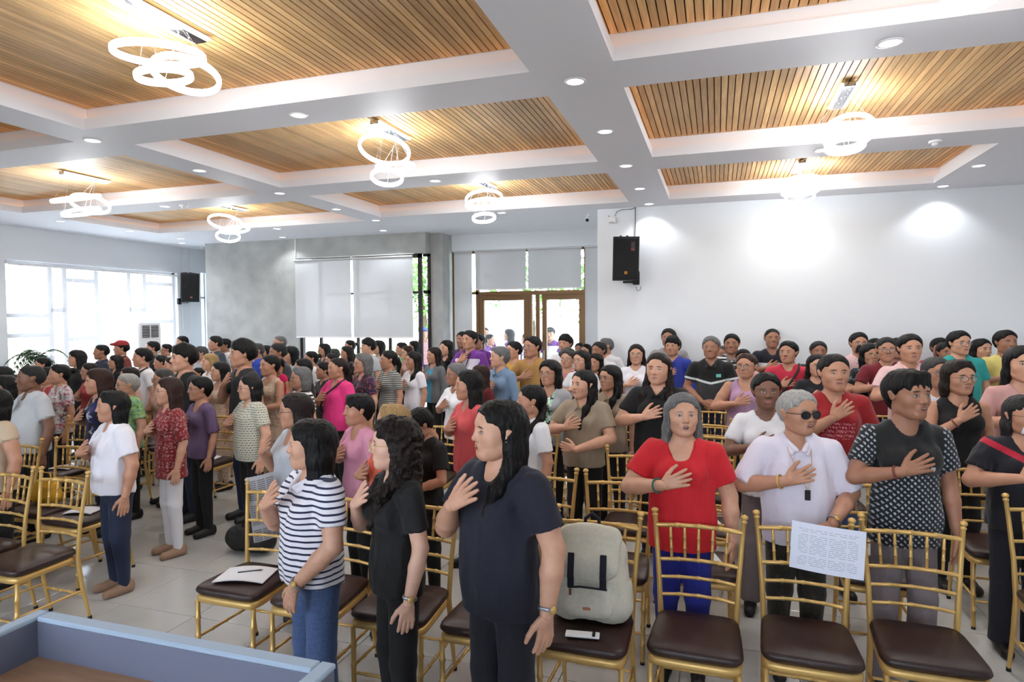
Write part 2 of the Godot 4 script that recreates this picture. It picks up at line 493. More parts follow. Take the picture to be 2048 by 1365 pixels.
# ---------- the ceiling ----------
func build_ceiling() -> void:
	# openings: x0, x1, z0 (far), z1 (near)
	var cofs := []
	for zz in [[-8.78, -6.95], [-6.41, -4.42], [-3.95, -1.95]]:
		cofs.append([-4.92, -1.14, zz[0], zz[1]])
		cofs.append([-.61, 2.44, zz[0], zz[1]])
		cofs.append([-9.54, -5.34, zz[0] - .24, zz[1] - .24])
	var t := .09
	var bs := []
	# strips between the openings, as boxes that do not overlap
	for col in [[-4.92, -1.14, 0.0], [-.61, 2.44, 0.0], [-9.54, -5.34, -.24]]:
		var edges := [-11.88, -8.78 + col[2], -6.95 + col[2], -6.41 + col[2], -4.42 + col[2], -3.95 + col[2], -1.95 + col[2], ZN + .2]
		for k in 4:
			bs.append(span(col[0], col[1], CEIL, CEIL + t, edges[k * 2], edges[k * 2 + 1]))
	for xs in [[XL - .2, -9.54], [-5.34, -4.92], [-1.14, -.61], [2.44, XR + .2]]:
		bs.append(span(xs[0], xs[1], CEIL, CEIL + t, -11.88, ZN + .2))
	var ceil := struct("ceiling", boxes(bs), M.white_paint)
	# roof slab above it all
	part("roof_slab", box(Vector3(XR - XL + .4, .1, ZN + 12.08)), M.white_paint, ceil, Vector3((XL + XR) / 2, CEIL + .33, (ZN + .2 - 9.9) / 2))
	part("roof_edge", boxes([span(XL - .2, XL - .1, CEIL + t, CEIL + .3, -11.88, ZN + .2), span(XR + .1, XR + .2, CEIL + t, CEIL + .3, -11.88, ZN + .2), span(XL, XR, CEIL + t, CEIL + .3, -11.88, -11.78), span(XL, XR, CEIL + t, CEIL + .3, ZN + .1, ZN + .2)]), M.white_paint, ceil)
	var sb := .085
	var top := CEIL + .2
	var pitch := .051
	var n := 0
	for c in cofs:
		n += 1
		var x0: float = c[0] - sb
		var x1: float = c[1] + sb
		var z0: float = c[2] - sb
		var z1: float = c[3] + sb
		var y0 := CEIL + t
		# upper riser, set back behind the lip
		part("coffer_riser", boxes([span(x0 - .02, x0, y0, top + .03, z0, z1), span(x1, x1 + .02, y0, top + .03, z0, z1), span(x0 - .02, x1 + .02, y0, top + .03, z0 - .02, z0), span(x0 - .02, x1 + .02, y0, top + .03, z1, z1 + .02)]), M.white_paint, ceil)
		var panel := struct("trim_%d" % (n + 10), boxes([span(x0, x1, top + .012, top + .03, z0, z1)]), M.slat_back, Vector3.ZERO, "timber slat panel in a ceiling coffer")
		var sm := box(Vector3(.043, .016, z1 - z0 - .016))
		var cnt := int((x1 - x0) / pitch)
		for i in cnt:
			part("slat", sm, M["slat%d" % (rng.randi() % 3)], panel, Vector3(x0 + pitch * (i + .5) + .004, top + .005, (z0 + z1) / 2))
		# warm strips lying on the ledge
		part("cove_light", boxes([span(x0 + .005, x0 + .02, y0, y0 + .012, z0 + .02, z1 - .02), span(x1 - .02, x1 - .005, y0, y0 + .012, z0 + .02, z1 - .02), span(x0 + .02, x1 - .02, y0, y0 + .012, z0 + .005, z0 + .02), span(x0 + .02, x1 - .02, y0, y0 + .012, z1 - .02, z1 - .005)]), M.cove_glow, ceil)

# ---------- lamps and things on walls ----------
func spot(parent: Node3D, at: Vector3, energy: float, angle: float, c := Color(1, .98, .96)) -> void:
	var l := SpotLight3D.new()
	l.name = "spot"
	l.light_color = c
	l.light_energy = energy
	l.spot_angle = angle
	l.spot_angle_attenuation = 0.6
	l.spot_range = 30.0
	l.spot_attenuation = 2.0
	l.light_size = 0.05
	l.shadow_enabled = true
	parent.add_child(l, true)
	l.position = at
	l.rotation.x = -PI / 2

func omni(parent: Node3D, at: Vector3, energy: float, size: float, c := Color(.98, .99, 1)) -> void:
	var l := OmniLight3D.new()
	l.name = "bulb"
	l.light_color = c
	l.light_energy = energy
	l.omni_range = 30.0
	l.omni_attenuation = 2.0
	l.light_size = size
	l.shadow_enabled = true
	parent.add_child(l, true)
	l.position = at

func build_fixtures() -> void:
	# recessed downlights
	var cols := [-9.072, -7.2, -5.148, -3.048, -0.9, 0.936, 2.604]
	var rows := [-4.2, -5.4, -6.684, -7.92, -9.024]
	var at := [[0, 2], [0, 3], [0, 4], [1, 2], [1, 4], [2, 0], [2, 1], [2, 2], [2, 3], [2, 4], [3, 0], [3, 2], [3, 4], [4, 0], [4, 1], [4, 2], [4, 3], [4, 4], [5, 0], [5, 2], [5, 4], [6, 2], [6, 3], [6, 4], [0, 1], [6, 1], [0, 0], [1, 0], [6, 0]]
	var spots := []
	for a in at:
		var off := -.24 if a[0] < 2 else 0.0
		spots.append(Vector3(-9.76 if a[0] == 0 else cols[a[0]], CEIL, rows[a[1]] + (-.7 if a[0] == 0 else off)))
	spots += [Vector3(-10.3, CEIL, -10.3), Vector3(-7.85, CEIL, -10.25), Vector3(-5.62, CEIL, -10.1)]
	var rim := lathe([Vector2(.072, .004), Vector2(.072, -.006), Vector2(.058, -.006), Vector2(.056, .004)], 24)
	var lens := lathe([Vector2(.0, -.003), Vector2(.057, -.003)], 24)
	for p in spots:
		var d := thing("downlight", "small round recessed downlight in the white ceiling beams", "light", p, 0, "recessed ceiling downlights")
		part("rim", rim, M.white_plastic, d)
		part("lens", lens, M.down_glow, d)
		spot(d, Vector3(0, -.02, 0), SPOT, 62.0, Color(.97, .98, 1))
	# ring chandeliers: bar centre, three rings [offset, radius, tilt x, tilt z]
	var yb := CEIL + .165
	chandelier(Vector3(-3.036, yb, -2.940), [[Vector3(-0.074, -0.169, -0.036), 0.239, Vector3(0.11, 0.81, 0.05)], [Vector3(0.077, -0.293, -0.079), 0.178, Vector3(-0.20, 0.83, -0.14)], [Vector3(-0.046, -0.298, -0.040), 0.146, Vector3(0.04, 0.81, 0.14)]], "chandelier of three bright white rings over the lectern end of the aisle")
	chandelier(Vector3(-2.868, yb, -5.304), [[Vector3(-0.079, -0.157, -0.035), 0.229, Vector3(-0.31, 0.55, -0.18)], [Vector3(0.019, -0.316, -0.060), 0.174, Vector3(0.05, 0.50, 0.07)], [Vector3(-0.055, -0.412, -0.032), 0.141, Vector3(-0.31, 0.51, -0.05)]], "chandelier of three bright rings with the widest ring tilted on top")
	chandelier(Vector3(-2.844, yb, -7.776), [[Vector3(-0.038, -0.180, -0.047), 0.234, Vector3(-0.28, 0.33, 0.09)], [Vector3(-0.056, -0.245, -0.039), 0.215, Vector3(-0.11, 0.34, 0.11)], [Vector3(-0.037, -0.427, -0.038), 0.144, Vector3(-0.23, 0.33, 0.07)]], "chandelier with two wide rings above one small flat ring")
	chandelier(Vector3(0.936, yb, -5.640), [[Vector3(-0.066, -0.223, -0.036), 0.147, Vector3(0.16, -0.16, 0.00)], [Vector3(0.055, -0.263, -0.074), 0.187, Vector3(-0.47, -0.22, 0.12)], [Vector3(0.029, -0.375, -0.061), 0.139, Vector3(-0.18, -0.17, 0.04)]], "chandelier whose rings overlap, with a thin bar-like ring on one side")
	chandelier(Vector3(0.900, yb, -8.136), [[Vector3(0.041, -0.205, -0.071), 0.228, Vector3(-0.33, -0.13, 0.07)], [Vector3(0.008, -0.275, -0.058), 0.181, Vector3(-0.04, -0.11, 0.05)], [Vector3(0.019, -0.339, -0.059), 0.152, Vector3(-0.28, -0.12, 0.04)]], "chandelier hanging closest to the white wall with a ball of overlapping rings")
	chandelier(Vector3(-7.260, yb, -5.808), [[Vector3(-0.158, -0.237, -0.006), 0.255, Vector3(0.09, 0.92, 0.23)], [Vector3(0.004, -0.305, -0.056), 0.207, Vector3(-0.33, 0.97, -0.22)], [Vector3(-0.094, -0.401, -0.020), 0.201, Vector3(-0.03, 0.89, 0.24)]], "chandelier with one thin edge-on ring and one open slanted ring")
	chandelier(Vector3(-7.116, yb, -8.100), [[Vector3(-0.141, -0.214, -0.012), 0.244, Vector3(-0.30, 0.76, -0.15)], [Vector3(-0.000, -0.331, -0.053), 0.205, Vector3(-0.11, 0.71, 0.14)], [Vector3(-0.103, -0.431, -0.016), 0.166, Vector3(-0.38, 0.73, -0.04)]], "chandelier by the concrete wall with rings stacked like a figure eight")
	chandelier(Vector3(0.936, yb, -2.940), [[Vector3(0.003, -0.490, -0.048), 0.086, Vector3(0.05, -0.31, 0.00)], [Vector3(0.016, -0.437, -0.054), 0.096, Vector3(0.02, -0.31, -0.09)], [Vector3(-0.012, -0.408, -0.047), 0.077, Vector3(0.06, -0.30, 0.09)]], "chandelier hanging above the empty front chairs")
	wall_speaker(Vector3(-1.24, 2.72, ZR + .25), .30, "black wall speaker with small amber badge on the white wall", true)
	wall_speaker(Vector3(XL + .3, 2.6, -10.82), .95, "black wall speaker in the corner beside the wide window", false)
	build_wall_bits()
	air_conditioner(Vector3(XL + .36, 0, -9.62), "white floor-standing air conditioner in front of the wide window")
	air_conditioner(Vector3(XL + .36, 0, -6.62), "white floor-standing air conditioner standing against plain wall beside potted palm")
	for p in [[Vector3(1.86, CEIL, -6.67), "small white smoke detector on the beam nearer the white wall"], [Vector3(-6.9, CEIL, -6.94), "small white smoke detector on the beam nearer the concrete wall"], [Vector3(-10.5, CEIL, -11.04), "small white smoke detector in the far ceiling corner"]]:
		var s := thing("smoke_detector", p[1], "detector", p[0])
		part("base", lathe([Vector2(.055, 0), Vector2(.055, -.015), Vector2(.045, -.02), Vector2(0, -.02)], 20), M.white_plastic, s)
		part("sensor", lathe([Vector2(.03, -.02), Vector2(.028, -.04), Vector2(0, -.045)], 16), M.white_plastic, s)

func chandelier(at: Vector3, rings: Array, label: String) -> void:
	var c := thing("ring_chandelier", label, "chandelier", at)
	part("canopy", box(Vector3(.085, .035, .58), .004), M.chrome, c)
	for s in [-1, 1]:
		part("light_bar", tube([Vector3(s * .056, .0, -.29), Vector3(s * .056, .0, .29)], [.011, .011], 8), M.bar_glow, c)
	for z in [-.2, -.12, .0, .03, .12, .19]:
		part("screw", lathe([Vector2(.007, -.0155), Vector2(.005, -.019), Vector2(0, -.0195)], 8), M.steel, c, Vector3(.012 * (1 if z > 0 else -1), 0, z))
	for r in rings:
		var o: Vector3 = r[0]
		var rg := part("light_ring", ring_mesh(r[1], .013, .021), M.lamp_glow, c, o)
		rg.rotation = r[2]
		omni(c, o + Vector3(0, -.03, 0), LAMP, .15)
		for k in 3:
			var a := TAU * (k + .25) / 3.0
			var p: Vector3 = o + rg.basis * Vector3(r[1] * cos(a), 0, r[1] * sin(a))
			part("suspension_wire", wire(p, Vector3(clampf(p.x * .25, -.03, .03), -.012, clampf(p.z, -.22, .22)), .0012, 4), M.steel, c)

func wall_speaker(at: Vector3, turn: float, label: String, badge: bool) -> void:
	var s := thing("wall_speaker", label, "speaker", at)
	var st := SurfaceTool.new()
	st.begin(Mesh.PRIMITIVE_TRIANGLES)
	st.set_smooth_group(-1)
	# wedge cabinet: wide front, narrow back
	var f := [Vector2(-.18, .17), Vector2(.18, .17), Vector2(.11, -.14), Vector2(-.11, -.14)]
	for k in 4:
		var a: Vector2 = f[k]
		var b: Vector2 = f[(k + 1) % 4]
		quad(st, Vector3(a.x, -.3, a.y), Vector3(a.x, .3, a.y), Vector3(b.x, .3, b.y), Vector3(b.x, -.3, b.y))
	quad(st, Vector3(-.18, .3, .17), Vector3(-.11, .3, -.14), Vector3(.11, .3, -.14), Vector3(.18, .3, .17))
	quad(st, Vector3(-.18, -.3, .17), Vector3(.18, -.3, .17), Vector3(.11, -.3, -.14), Vector3(-.11, -.3, -.14))
	st.generate_normals()
	var holder := part("cabinet", st.commit(), M.black_plastic, s)
	holder.rotation = Vector3(.13, turn, 0)
	part("front_grille", box(Vector3(.33, .55, .02), .006), M.grille, holder, Vector3(0, .005, .175))
	if badge:
		part("badge", box(Vector3(.035, .035, .004), .001), M.amber, holder, Vector3(.0, -.19, .187))
		part("badge_mark", box(Vector3(.016, .018, .003)), mat("badge_dark", Color(.25, .13, .02)), holder, Vector3(.0, -.19, .189))
		part("sticker", box(Vector3(.05, .12, .002)), mat("sticker", Color(.25, .2, .24), .5), holder, Vector3(.09, .17, .187))
		part("sticker_band", box(Vector3(.05, .03, .002)), mat("sticker_red", Color(.5, .25, .25), .5), holder, Vector3(.09, .125, .1875))
	else:
		part("badge", box(Vector3(.04, .03, .004), .001), mat("badge_red", Color(.6, .35, .35), .5), holder, Vector3(.02, -.2, .187))
	for x in [-.05, .04]:
		part("top_handle", box(Vector3(.03, .015, .03), .004), M.black_plastic, holder, Vector3(x, .307, .0))
	if badge:
		part("bracket_arm", box(Vector3(.16, .03, .03), .004), M.black_plastic, s, Vector3(.06, -.33, -.05))
		part("wall_plate", box(Vector3(.09, .19, .06), .006), M.black_plastic, s, Vector3(.15, -.27, -.17))
		part("bracket_post", box(Vector3(.03, .03, .16), .004), M.black_plastic, s, Vector3(.1, -.33, -.13))
	else:
		part("bracket_arm", box(Vector3(.2, .03, .03), .004), M.black_plastic, s, Vector3(-.11, -.325, .02))
		part("wall_plate", box(Vector3(.05, .13, .09), .006), M.black_plastic, s, Vector3(-.23, -.3, .03))

func build_wall_bits() -> void:
	var j := thing("junction_box", "small white junction box on the white wall above the speaker", "box", Vector3(-1.44, 3.29, ZR + .03))
	part("case", box(Vector3(.11, .09, .05), .008), M.white_plastic, j)
	part("lid_slot", box(Vector3(.07, .006, .003)), M.dark_slot, j, Vector3(0, -.03, .026))
	part("antenna", tube([Vector3(-.045, .045, 0), Vector3(-.05, .075, 0)], [.005, .003], 6), M.cable, j)
	var c := thing("speaker_cable", "grey cable running from ceiling down to the wall speaker and box", "cable", Vector3(0, 0, ZR + .02))
	part("wire", tube([Vector3(-1.11, 3.46, 0), Vector3(-1.11, 3.16, 0), Vector3(-1.13, 2.86, 0), Vector3(-1.16, 2.62, .01), Vector3(-1.08, 2.46, .03)], [.006, .006, .006, .006, .006], 6), M.cable, c)
	part("wire", tube([Vector3(-1.11, 3.45, 0), Vector3(-1.16, 3.435, .0), Vector3(-1.3, 3.435, .0), Vector3(-1.37, 3.41, .005), Vector3(-1.4, 3.345, .01)], [.004, .004, .004, .004, .004], 6), M.cable, c)
	part("loop", tube([Vector3(-1.1, 2.33, .03), Vector3(-1.08, 2.27, .03), Vector3(-1.04, 2.28, .03), Vector3(-1.03, 2.33, .03)], [.004, .004, .004, .004], 6), M.cable, c)
	var cam := thing("security_camera", "small white security camera under the ceiling next to the white wall edge", "camera", Vector3(-1.86, 3.46, -9.6))
	part("mount", box(Vector3(.05, .03, .05), .006), M.white_plastic, cam, Vector3(0, -.015, 0))
	part("head", tube([Vector3(0, -.06, .0), Vector3(-.0, -.10, .08)], [.035, .035], 14), M.white_plastic, cam)
	part("lens", tube([Vector3(0, -.099, .078), Vector3(0, -.104, .09)], [.026, .024], 14), M.black_plastic, cam)
	var d := thing("wall_conduit", "pair of thin cables running down the pillar behind the corner speaker", "cable", Vector3(XL + .012, 0, 0))
	part("wire", wire(Vector3(0, .6, -10.94), Vector3(0, 3.46, -10.94), .007), M.white_plastic, d)
	part("wire", wire(Vector3(0, .6, -11.16), Vector3(0, 3.46, -11.16), .007), M.white_plastic, d)
	var s := struct("trim_3", boxes([span(-7.8, -7.782, 3.1, 3.46, -10.56, -10.54)]), M.white_plastic)
	s.set_meta("label", "white conduit above the window blinds")

func air_conditioner(at: Vector3, label: String) -> void:
	var a := thing("air_conditioner", label, "air conditioner", at, PI / 2)
	part("cabinet", box(Vector3(.52, 1.86, .34), .02), M.white_plastic, a, Vector3(0, .93, 0))
	for k in 8:
		for s in [-1, 1]:
			part("louvre", box(Vector3(.17, .018, .012), .002), M.dark_slot, a, Vector3(s * .1, 1.58 + k * .03, .172))
	part("control_panel", box(Vector3(.1, .03, .006), .002), M.dark_slot, a, Vector3(0, 1.46, .172))
	part("lower_grille", box(Vector3(.44, .35, .008), .002), M.white_plastic, a, Vector3(0, 1.15, .172))
	for k in 6:
		part("grille_slot", box(Vector3(.4, .01, .006)), M.dark_slot, a, Vector3(0, 1.02 + k * .05, .176))

# ---------- beyond the glass ----------
func build_outside() -> void:
	mat("paving", Color(.80, .79, .76), .9)
	mat("lawn", Color(.36, .46, .22), .95)
	mat("bark", Color(.34, .27, .2), .9)
	for i in 3:
		var lm := mat("leaf%d" % i, [Color(.30, .44, .16), Color(.42, .54, .24), Color(.24, .36, .14)][i], .7)
		lm.backlight_enabled = true
		lm.backlight = Color(.25, .35, .1)
	struct("ground_paving", boxes([span(-26, 14, -.3, -.1, -18, -11.9), span(-26, XL - .3, -.3, -.1, -11.9, 8)]), M.paving, Vector3.ZERO, "pale paving outside the hall")
	struct("ground_lawn", boxes([span(-26, 14, -.32, -.12, -40, -18)]), M.lawn, Vector3.ZERO, "lawn beyond the paving")
	struct("porch_column", boxes([span(-5.0, -4.55, -.1, 3.6, -15.0, -14.6)]), M.white_wall, Vector3.ZERO, "white porch column outside the doors")
	struct("porch_roof", boxes([span(-7.5, -1.2, 3.5, 3.7, -15.2, -11.9)]), M.white_wall, Vector3.ZERO, "porch roof over the entrance")
	var leaf := leaf_mesh()
	var spots := [[Vector3(-4.0, 0, -24), 4.6, "leafy tree standing straight behind the glass doors"], [Vector3(-1.4, 0, -21), 4.0, "smaller leafy tree by the end of the paving"], [Vector3(-7.5, 0, -26), 5.4, "tall leafy tree beyond the sidelight window"], [Vector3(-12.0, 0, -25), 5.0, "spreading leafy tree behind the concrete wall window"], [Vector3(2.0, 0, -27), 5.2, "tall leafy tree far behind the white wall"]]
	for s in spots:
		var t := thing("tree", s[2], "tree", s[0])
		var h: float = s[1]
		part("trunk", tube([Vector3.ZERO, Vector3(.08, h * .3, 0), Vector3(-.05, h * .6, .05)], [.16, .12, .06], 8), M.bark, t, Vector3(0, -.12, 0))
		for k in 3:
			var mm := MultiMesh.new()
			mm.transform_format = MultiMesh.TRANSFORM_3D
			mm.mesh = leaf
			mm.instance_count = 420
			for i in 420:
				var d := Vector3(rng.randfn(), rng.randfn() * .8, rng.randfn())
				d = d.normalized() * pow(rng.randf(), .4) * h * .34
				var c := Vector3(0, h * .66, 0) + d + Vector3(sin(k * 2.1) * .5, k * .25 - .2, cos(k * 2.1) * .5)
				mm.set_instance_transform(i, Transform3D(Basis.from_euler(Vector3(rng.randf() * TAU, rng.randf() * TAU, rng.randf() * TAU)) * rng.randf_range(.8, 1.5), c))
			var mi := MultiMeshInstance3D.new()
			mi.name = "foliage"
			mi.multimesh = mm
			mi.material_override = M["leaf%d" % k]
			mi.set_meta("kind", "stuff")
			t.add_child(mi, true)

func leaf_mesh() -> Mesh:
	var st := SurfaceTool.new()
	st.begin(Mesh.PRIMITIVE_TRIANGLES)
	quad(st, Vector3(0, 0, 0), Vector3(-.06, .09, .015), Vector3(0, .24, -.02), Vector3(.06, .09, .015))
	st.generate_normals()
	return st.commit()

# ---------- chairs ----------
var chair0: Node3D
var taken := []
var people_names := []
var chair_labels := {}

func knots(a: Vector3, b: Vector3, r: float, n: int, bow := Vector3.ZERO) -> Mesh:
	# a bamboo-like rod: a slim tube with raised rings
	var pts := []
	var rad := []
	var fr := [0.0]
	for i in n:
		var f := (i + 1.0) / (n + 1.0)
		fr += [f - .022, f - .012, f, f + .012, f + .022]
	fr.append(1.0)
	for i in fr.size():
		var f: float = fr[i]
		pts.append(a.lerp(b, f) + bow * (4.0 * f * (1.0 - f)))
		var ph := (i - 1) % 5
		rad.append(r * (1.32 if i > 0 and i < fr.size() - 1 and (ph == 1 or ph == 3) else (1.08 if ph == 2 and i > 0 and i < fr.size() - 1 else 1.0)))
	return tube(pts, rad, 7)

func seat_mesh(w0: float, w1: float, d: float, y0: float, y1: float, edge: float) -> Mesh:
	# a padded slab, wider in front (+z), with rounded corners and a domed top
	var st := SurfaceTool.new()
	st.begin(Mesh.PRIMITIVE_TRIANGLES)
	st.set_smooth_group(0)
	var rings := []
	var prof := [[0.94, y0], [1.0, y0 + edge * .5], [1.01, (y0 + y1) / 2], [.985, y1 - edge * .3], [.93, y1], [.6, y1 + .007], [.0, y1 + .010]]
	for p in prof:
		var ring := []
		for i in 32:
			var a := TAU * i / 32
			var cx := signf(cos(a)) * pow(absf(cos(a)), .28)
			var cz := signf(sin(a)) * pow(absf(sin(a)), .28)
			var w := lerpf(w0, w1, cz * .5 + .5)
			ring.append(Vector3(cx * w * p[0], p[1], cz * d * p[0]))
		rings.append(ring)
	for k in prof.size() - 1:
		for i in 32:
			var j := (i + 1) % 32
			quad(st, rings[k][i], rings[k][j], rings[k + 1][j], rings[k + 1][i])
	for i in range(1, 31): tri(st, rings[0][0], rings[0][i + 1], rings[0][i])
	st.generate_normals()
	return st.commit()

func make_chair() -> Node3D:
	var c := thing("gold_chair", "gold bamboo-style chair", "chair")
	var g: Material = M.gold
	part("cushion", seat_mesh(.185, .205, .20, .435, .480, .03), M.cushion, c)
	part("seat_frame", seat_mesh(.178, .20, .195, .395, .434, .008), g, c)
	for s in [-1, 1]:
		# rear post with a ball finial
		var pts := [Vector3(s * .175, .012, -.255), Vector3(s * .172, .22, -.215), Vector3(s * .172, .42, -.19), Vector3(s * .182, .62, -.205), Vector3(s * .196, .80, -.228), Vector3(s * .206, .915, -.245)]
		var d := (Vector3(s * .206, .915, -.245) - Vector3(s * .196, .80, -.228)).normalized()
		var rr := [.010, .0135, .0145, .0125, .0118, .0115]
		var e: Vector3 = pts[5]
		pts += [e + d * .004, e + d * .010, e + d * .016, e + d * .020, e + d * .030, e + d * .038, e + d * .042]
		rr += [.015, .015, .009, .015, .0185, .013, .003]
		part("rear_post", tube(pts, rr, 10), g, c)
		part("leg", knots(Vector3(s * .182, .40, .175), Vector3(s * .176, .012, .185), .0125, 3), g, c)
		for z in [[.185, .176], [-.255, .175]]:
			part("foot", lathe([Vector2(.0, .0), Vector2(.013, .0), Vector2(.012, .02), Vector2(0, .022)], 8), M.rubber, c, Vector3(s * z[1], 0, z[0]))
		part("side_stretcher", knots(Vector3(s * .180, .20, .18), Vector3(s * .173, .20, -.22), .008, 3), g, c)
	part("front_stretcher", knots(Vector3(-.178, .17, .182), Vector3(.178, .17, .182), .008, 4), g, c)
	part("rear_stretcher", knots(Vector3(-.174, .17, -.225), Vector3(.174, .17, -.225), .008, 4), g, c)
	var rails := [[.873, .2005, -.236, .011], [.712, .188, -.216, .0095], [.628, .1825, -.207, .0085], [.545, .1775, -.199, .0085]]
	for r in rails:
		part("back_rail", knots(Vector3(-r[1], r[0], r[2]), Vector3(r[1], r[0], r[2]), r[3], 3, Vector3(0, .004, -.022)), g, c)
	for i in 5:
		var f := (i + 1.0) / 6.0
		var x0 := lerpf(-.188, .188, f)
		var x1 := lerpf(-.2005, .2005, f)
		var bw := -.022 * 4.0 * f * (1.0 - f)
		part("spindle", knots(Vector3(x0, .715, -.216 + bw), Vector3(x1, .872, -.236 + bw), .0072, 2), g, c)
	return c

func put_chair(x: float, z: float, turn: float, label: String, group: String) -> Node3D:
	var c: Node3D
	if chair0 == null:
		chair0 = make_chair()
		c = chair0
	else:
		c = chair0.duplicate()
		c.name = numbered("gold_chair")
		add_child(c)
	c.position = Vector3(x, 0, z)
	chair_spots.append(Vector2(x, z))
	c.rotation.y = turn
	var own := "" if label.contains("holding") else neighbour_label(x, z)
	if own != "" and not chair_labels.has(own):
		chair_labels[own] = true
		label = own
	c.set_meta("label", label)
	if group != "": c.set_meta("group", group)
	return c

func neighbour_label(x: float, z: float) -> String:
	# what tells a chair apart is who stands right before or behind it
	for way in [["just behind the", .12, .85], ["just in front of the", -.85, -.12]]:
		var best := -1
		var bd := .26
		for i in taken.size():
			var dz: float = taken[i].y - z
			if dz > way[1] and dz < way[2] and absf(taken[i].x - x) < bd and people_names[i].begins_with("person in"):
				bd = absf(taken[i].x - x)
				best = i
		if best >= 0:
			var w: PackedStringArray = people_names[best].replace(",", "").split(" ")
			var n := mini(w.size(), 9)
			while n > 4 and w[n - 1] in ["with", "and", "in", "the", "of", "a", "behind", "at", "by", "to", "on", "before", "next", "beside", "near", "white", "small", "dark", "long", "hand", "rows", "thin", "light", "short", "half", "first", "wearing", "holding", "standing", "over", "just", "black", "both", "very", "other"]: n -= 1
			return "gold chair %s %s" % [way[0], " ".join(w.slice(0, n))]
	return ""

var chair_spots := []
func find_room(x: float, z: float) -> float:
	# a chair pushed a little forward or back in its row, or 99 where someone stands
	for dz in [0.0, -.08, .08, -.16, .16, -.24]:
		if clear_of_people(x, z + dz, 0.0): return z + dz
	return 99.0

func clear_of_people(x: float, z: float, turn: float) -> bool:
	for p in chair_spots:
		if absf(p.x - x) < .43 and absf(p.y - z) < .50: return false
	for p in taken:
		var l := (Vector2(p.x - x, p.y - z)).rotated(turn)
		var dx := maxf(absf(l.x) - .21, 0.0)
		var dz := maxf(absf(l.y + .03) - .23, 0.0)
		if sqrt(dx * dx + dz * dz) < p.z: return false
	return true

func build_chairs() -> void:
	var ord := ["front", "second", "third", "fourth", "fifth", "sixth", "seventh", "eighth"]
	# centre block
	for k in 8:
		for i in 8:
			var x := -2.46 + .475 * i
			var z: float = -2.86 - .79 * k - maxf(0.0, x + .5) * (.20 if k < 3 else .1)
			var special := ""
			if k == 0 and i == 0: special = "gold chair holding a sheet of paper, at the aisle end"
			if k == 0 and i == 4: special = "gold chair holding the cream canvas backpack"
			if k > 0:
				z = find_room(x, z)
				if z > 50.0: continue
			put_chair(x, z, rng.randf_range(-.03, .03) if k > 0 or i < 4 else -.02, special if special else "gold bamboo-style chair with brown seat in the %s row of the centre block" % ord[k], "" if special else "centre block chairs, %s row" % ord[k])
	# left block across the aisle
	for k in 7:
		for i in 7:
			var x := -3.98 - .475 * i
			var z: float = -2.73 - .74 * k
			if k == 2: x -= .08
			z = find_room(x, z)
			if z > 50.0: continue
			put_chair(x, z, rng.randf_range(-.04, .04), "gold bamboo-style chair with brown seat in the %s row of the aisle-side block" % ord[k], "aisle-side block chairs, %s row" % ord[k])
	# block along the right wall
	for k in 6:
		for i in 3:
			var x := 1.66 + .48 * i
			var z: float = -3.80 - .76 * k
			z = find_room(x, z)
			if z > 50.0: continue
			put_chair(x, z, rng.randf_range(-.06, .06), "gold bamboo-style chair with brown seat in the %s row of the wall-side block" % ord[k], "wall-side block chairs, %s row" % ord[k])

# ---------- things lying and standing about ----------
func build_props() -> void:
	build_lectern()
	build_backpack(Vector3(-.56, .49, -2.90))
	build_papers()
	build_palm(Vector3(XL + .75, 0, -7.28))

func build_lectern() -> void:
	mat("lectern_rim", Color(.60, .67, .74), .55)
	mat("lectern_inner", Color(.39, .405, .475), .6)
	var m := mat("lectern_wood", Color(.9, .88, .86), .5)
	m.albedo_texture = noise_tex(0.012, Color(.66, .50, .38), Color(.78, .62, .48), 4, 256, 41)
	tripl(m, Vector3(.9, 3, 6))
	var l := thing("lectern", "blue-grey lectern with raised rim around a wood top", "lectern", Vector3(-1.14, 0, -.80))
	var hw := .41
	var hd := .29
	part("body", box(Vector3(hw * 2 - .06, 1.09, hd * 2 - .06), .01), M.lectern_inner, l, Vector3(0, .545, 0))
	part("wood_top", box(Vector3(hw * 2 - .03, .02, hd * 2 - .03)), M.lectern_wood, l, Vector3(0, 1.10, 0))
	part("plinth", box(Vector3(hw * 2, .08, hd * 2), .01), M.lectern_rim, l, Vector3(0, .04, 0))
	for s in [-1, 1]:
		part("side_panel", box(Vector3(.03, .18, hd * 2), .003), M.lectern_inner, l, Vector3(s * (hw - .015), 1.105, 0))
		part("end_panel", box(Vector3(hw * 2 - .06, .18, .03), .003), M.lectern_inner, l, Vector3(0, 1.105, s * (hd - .015)))
		part("rim_cap", box(Vector3(.034, .012, hd * 2 + .004), .003), M.lectern_rim, l, Vector3(s * (hw - .015), 1.2, 0))
		part("rim_cap", box(Vector3(hw * 2 - .068, .012, .034), .003), M.lectern_rim, l, Vector3(0, 1.2, s * (hd - .015)))

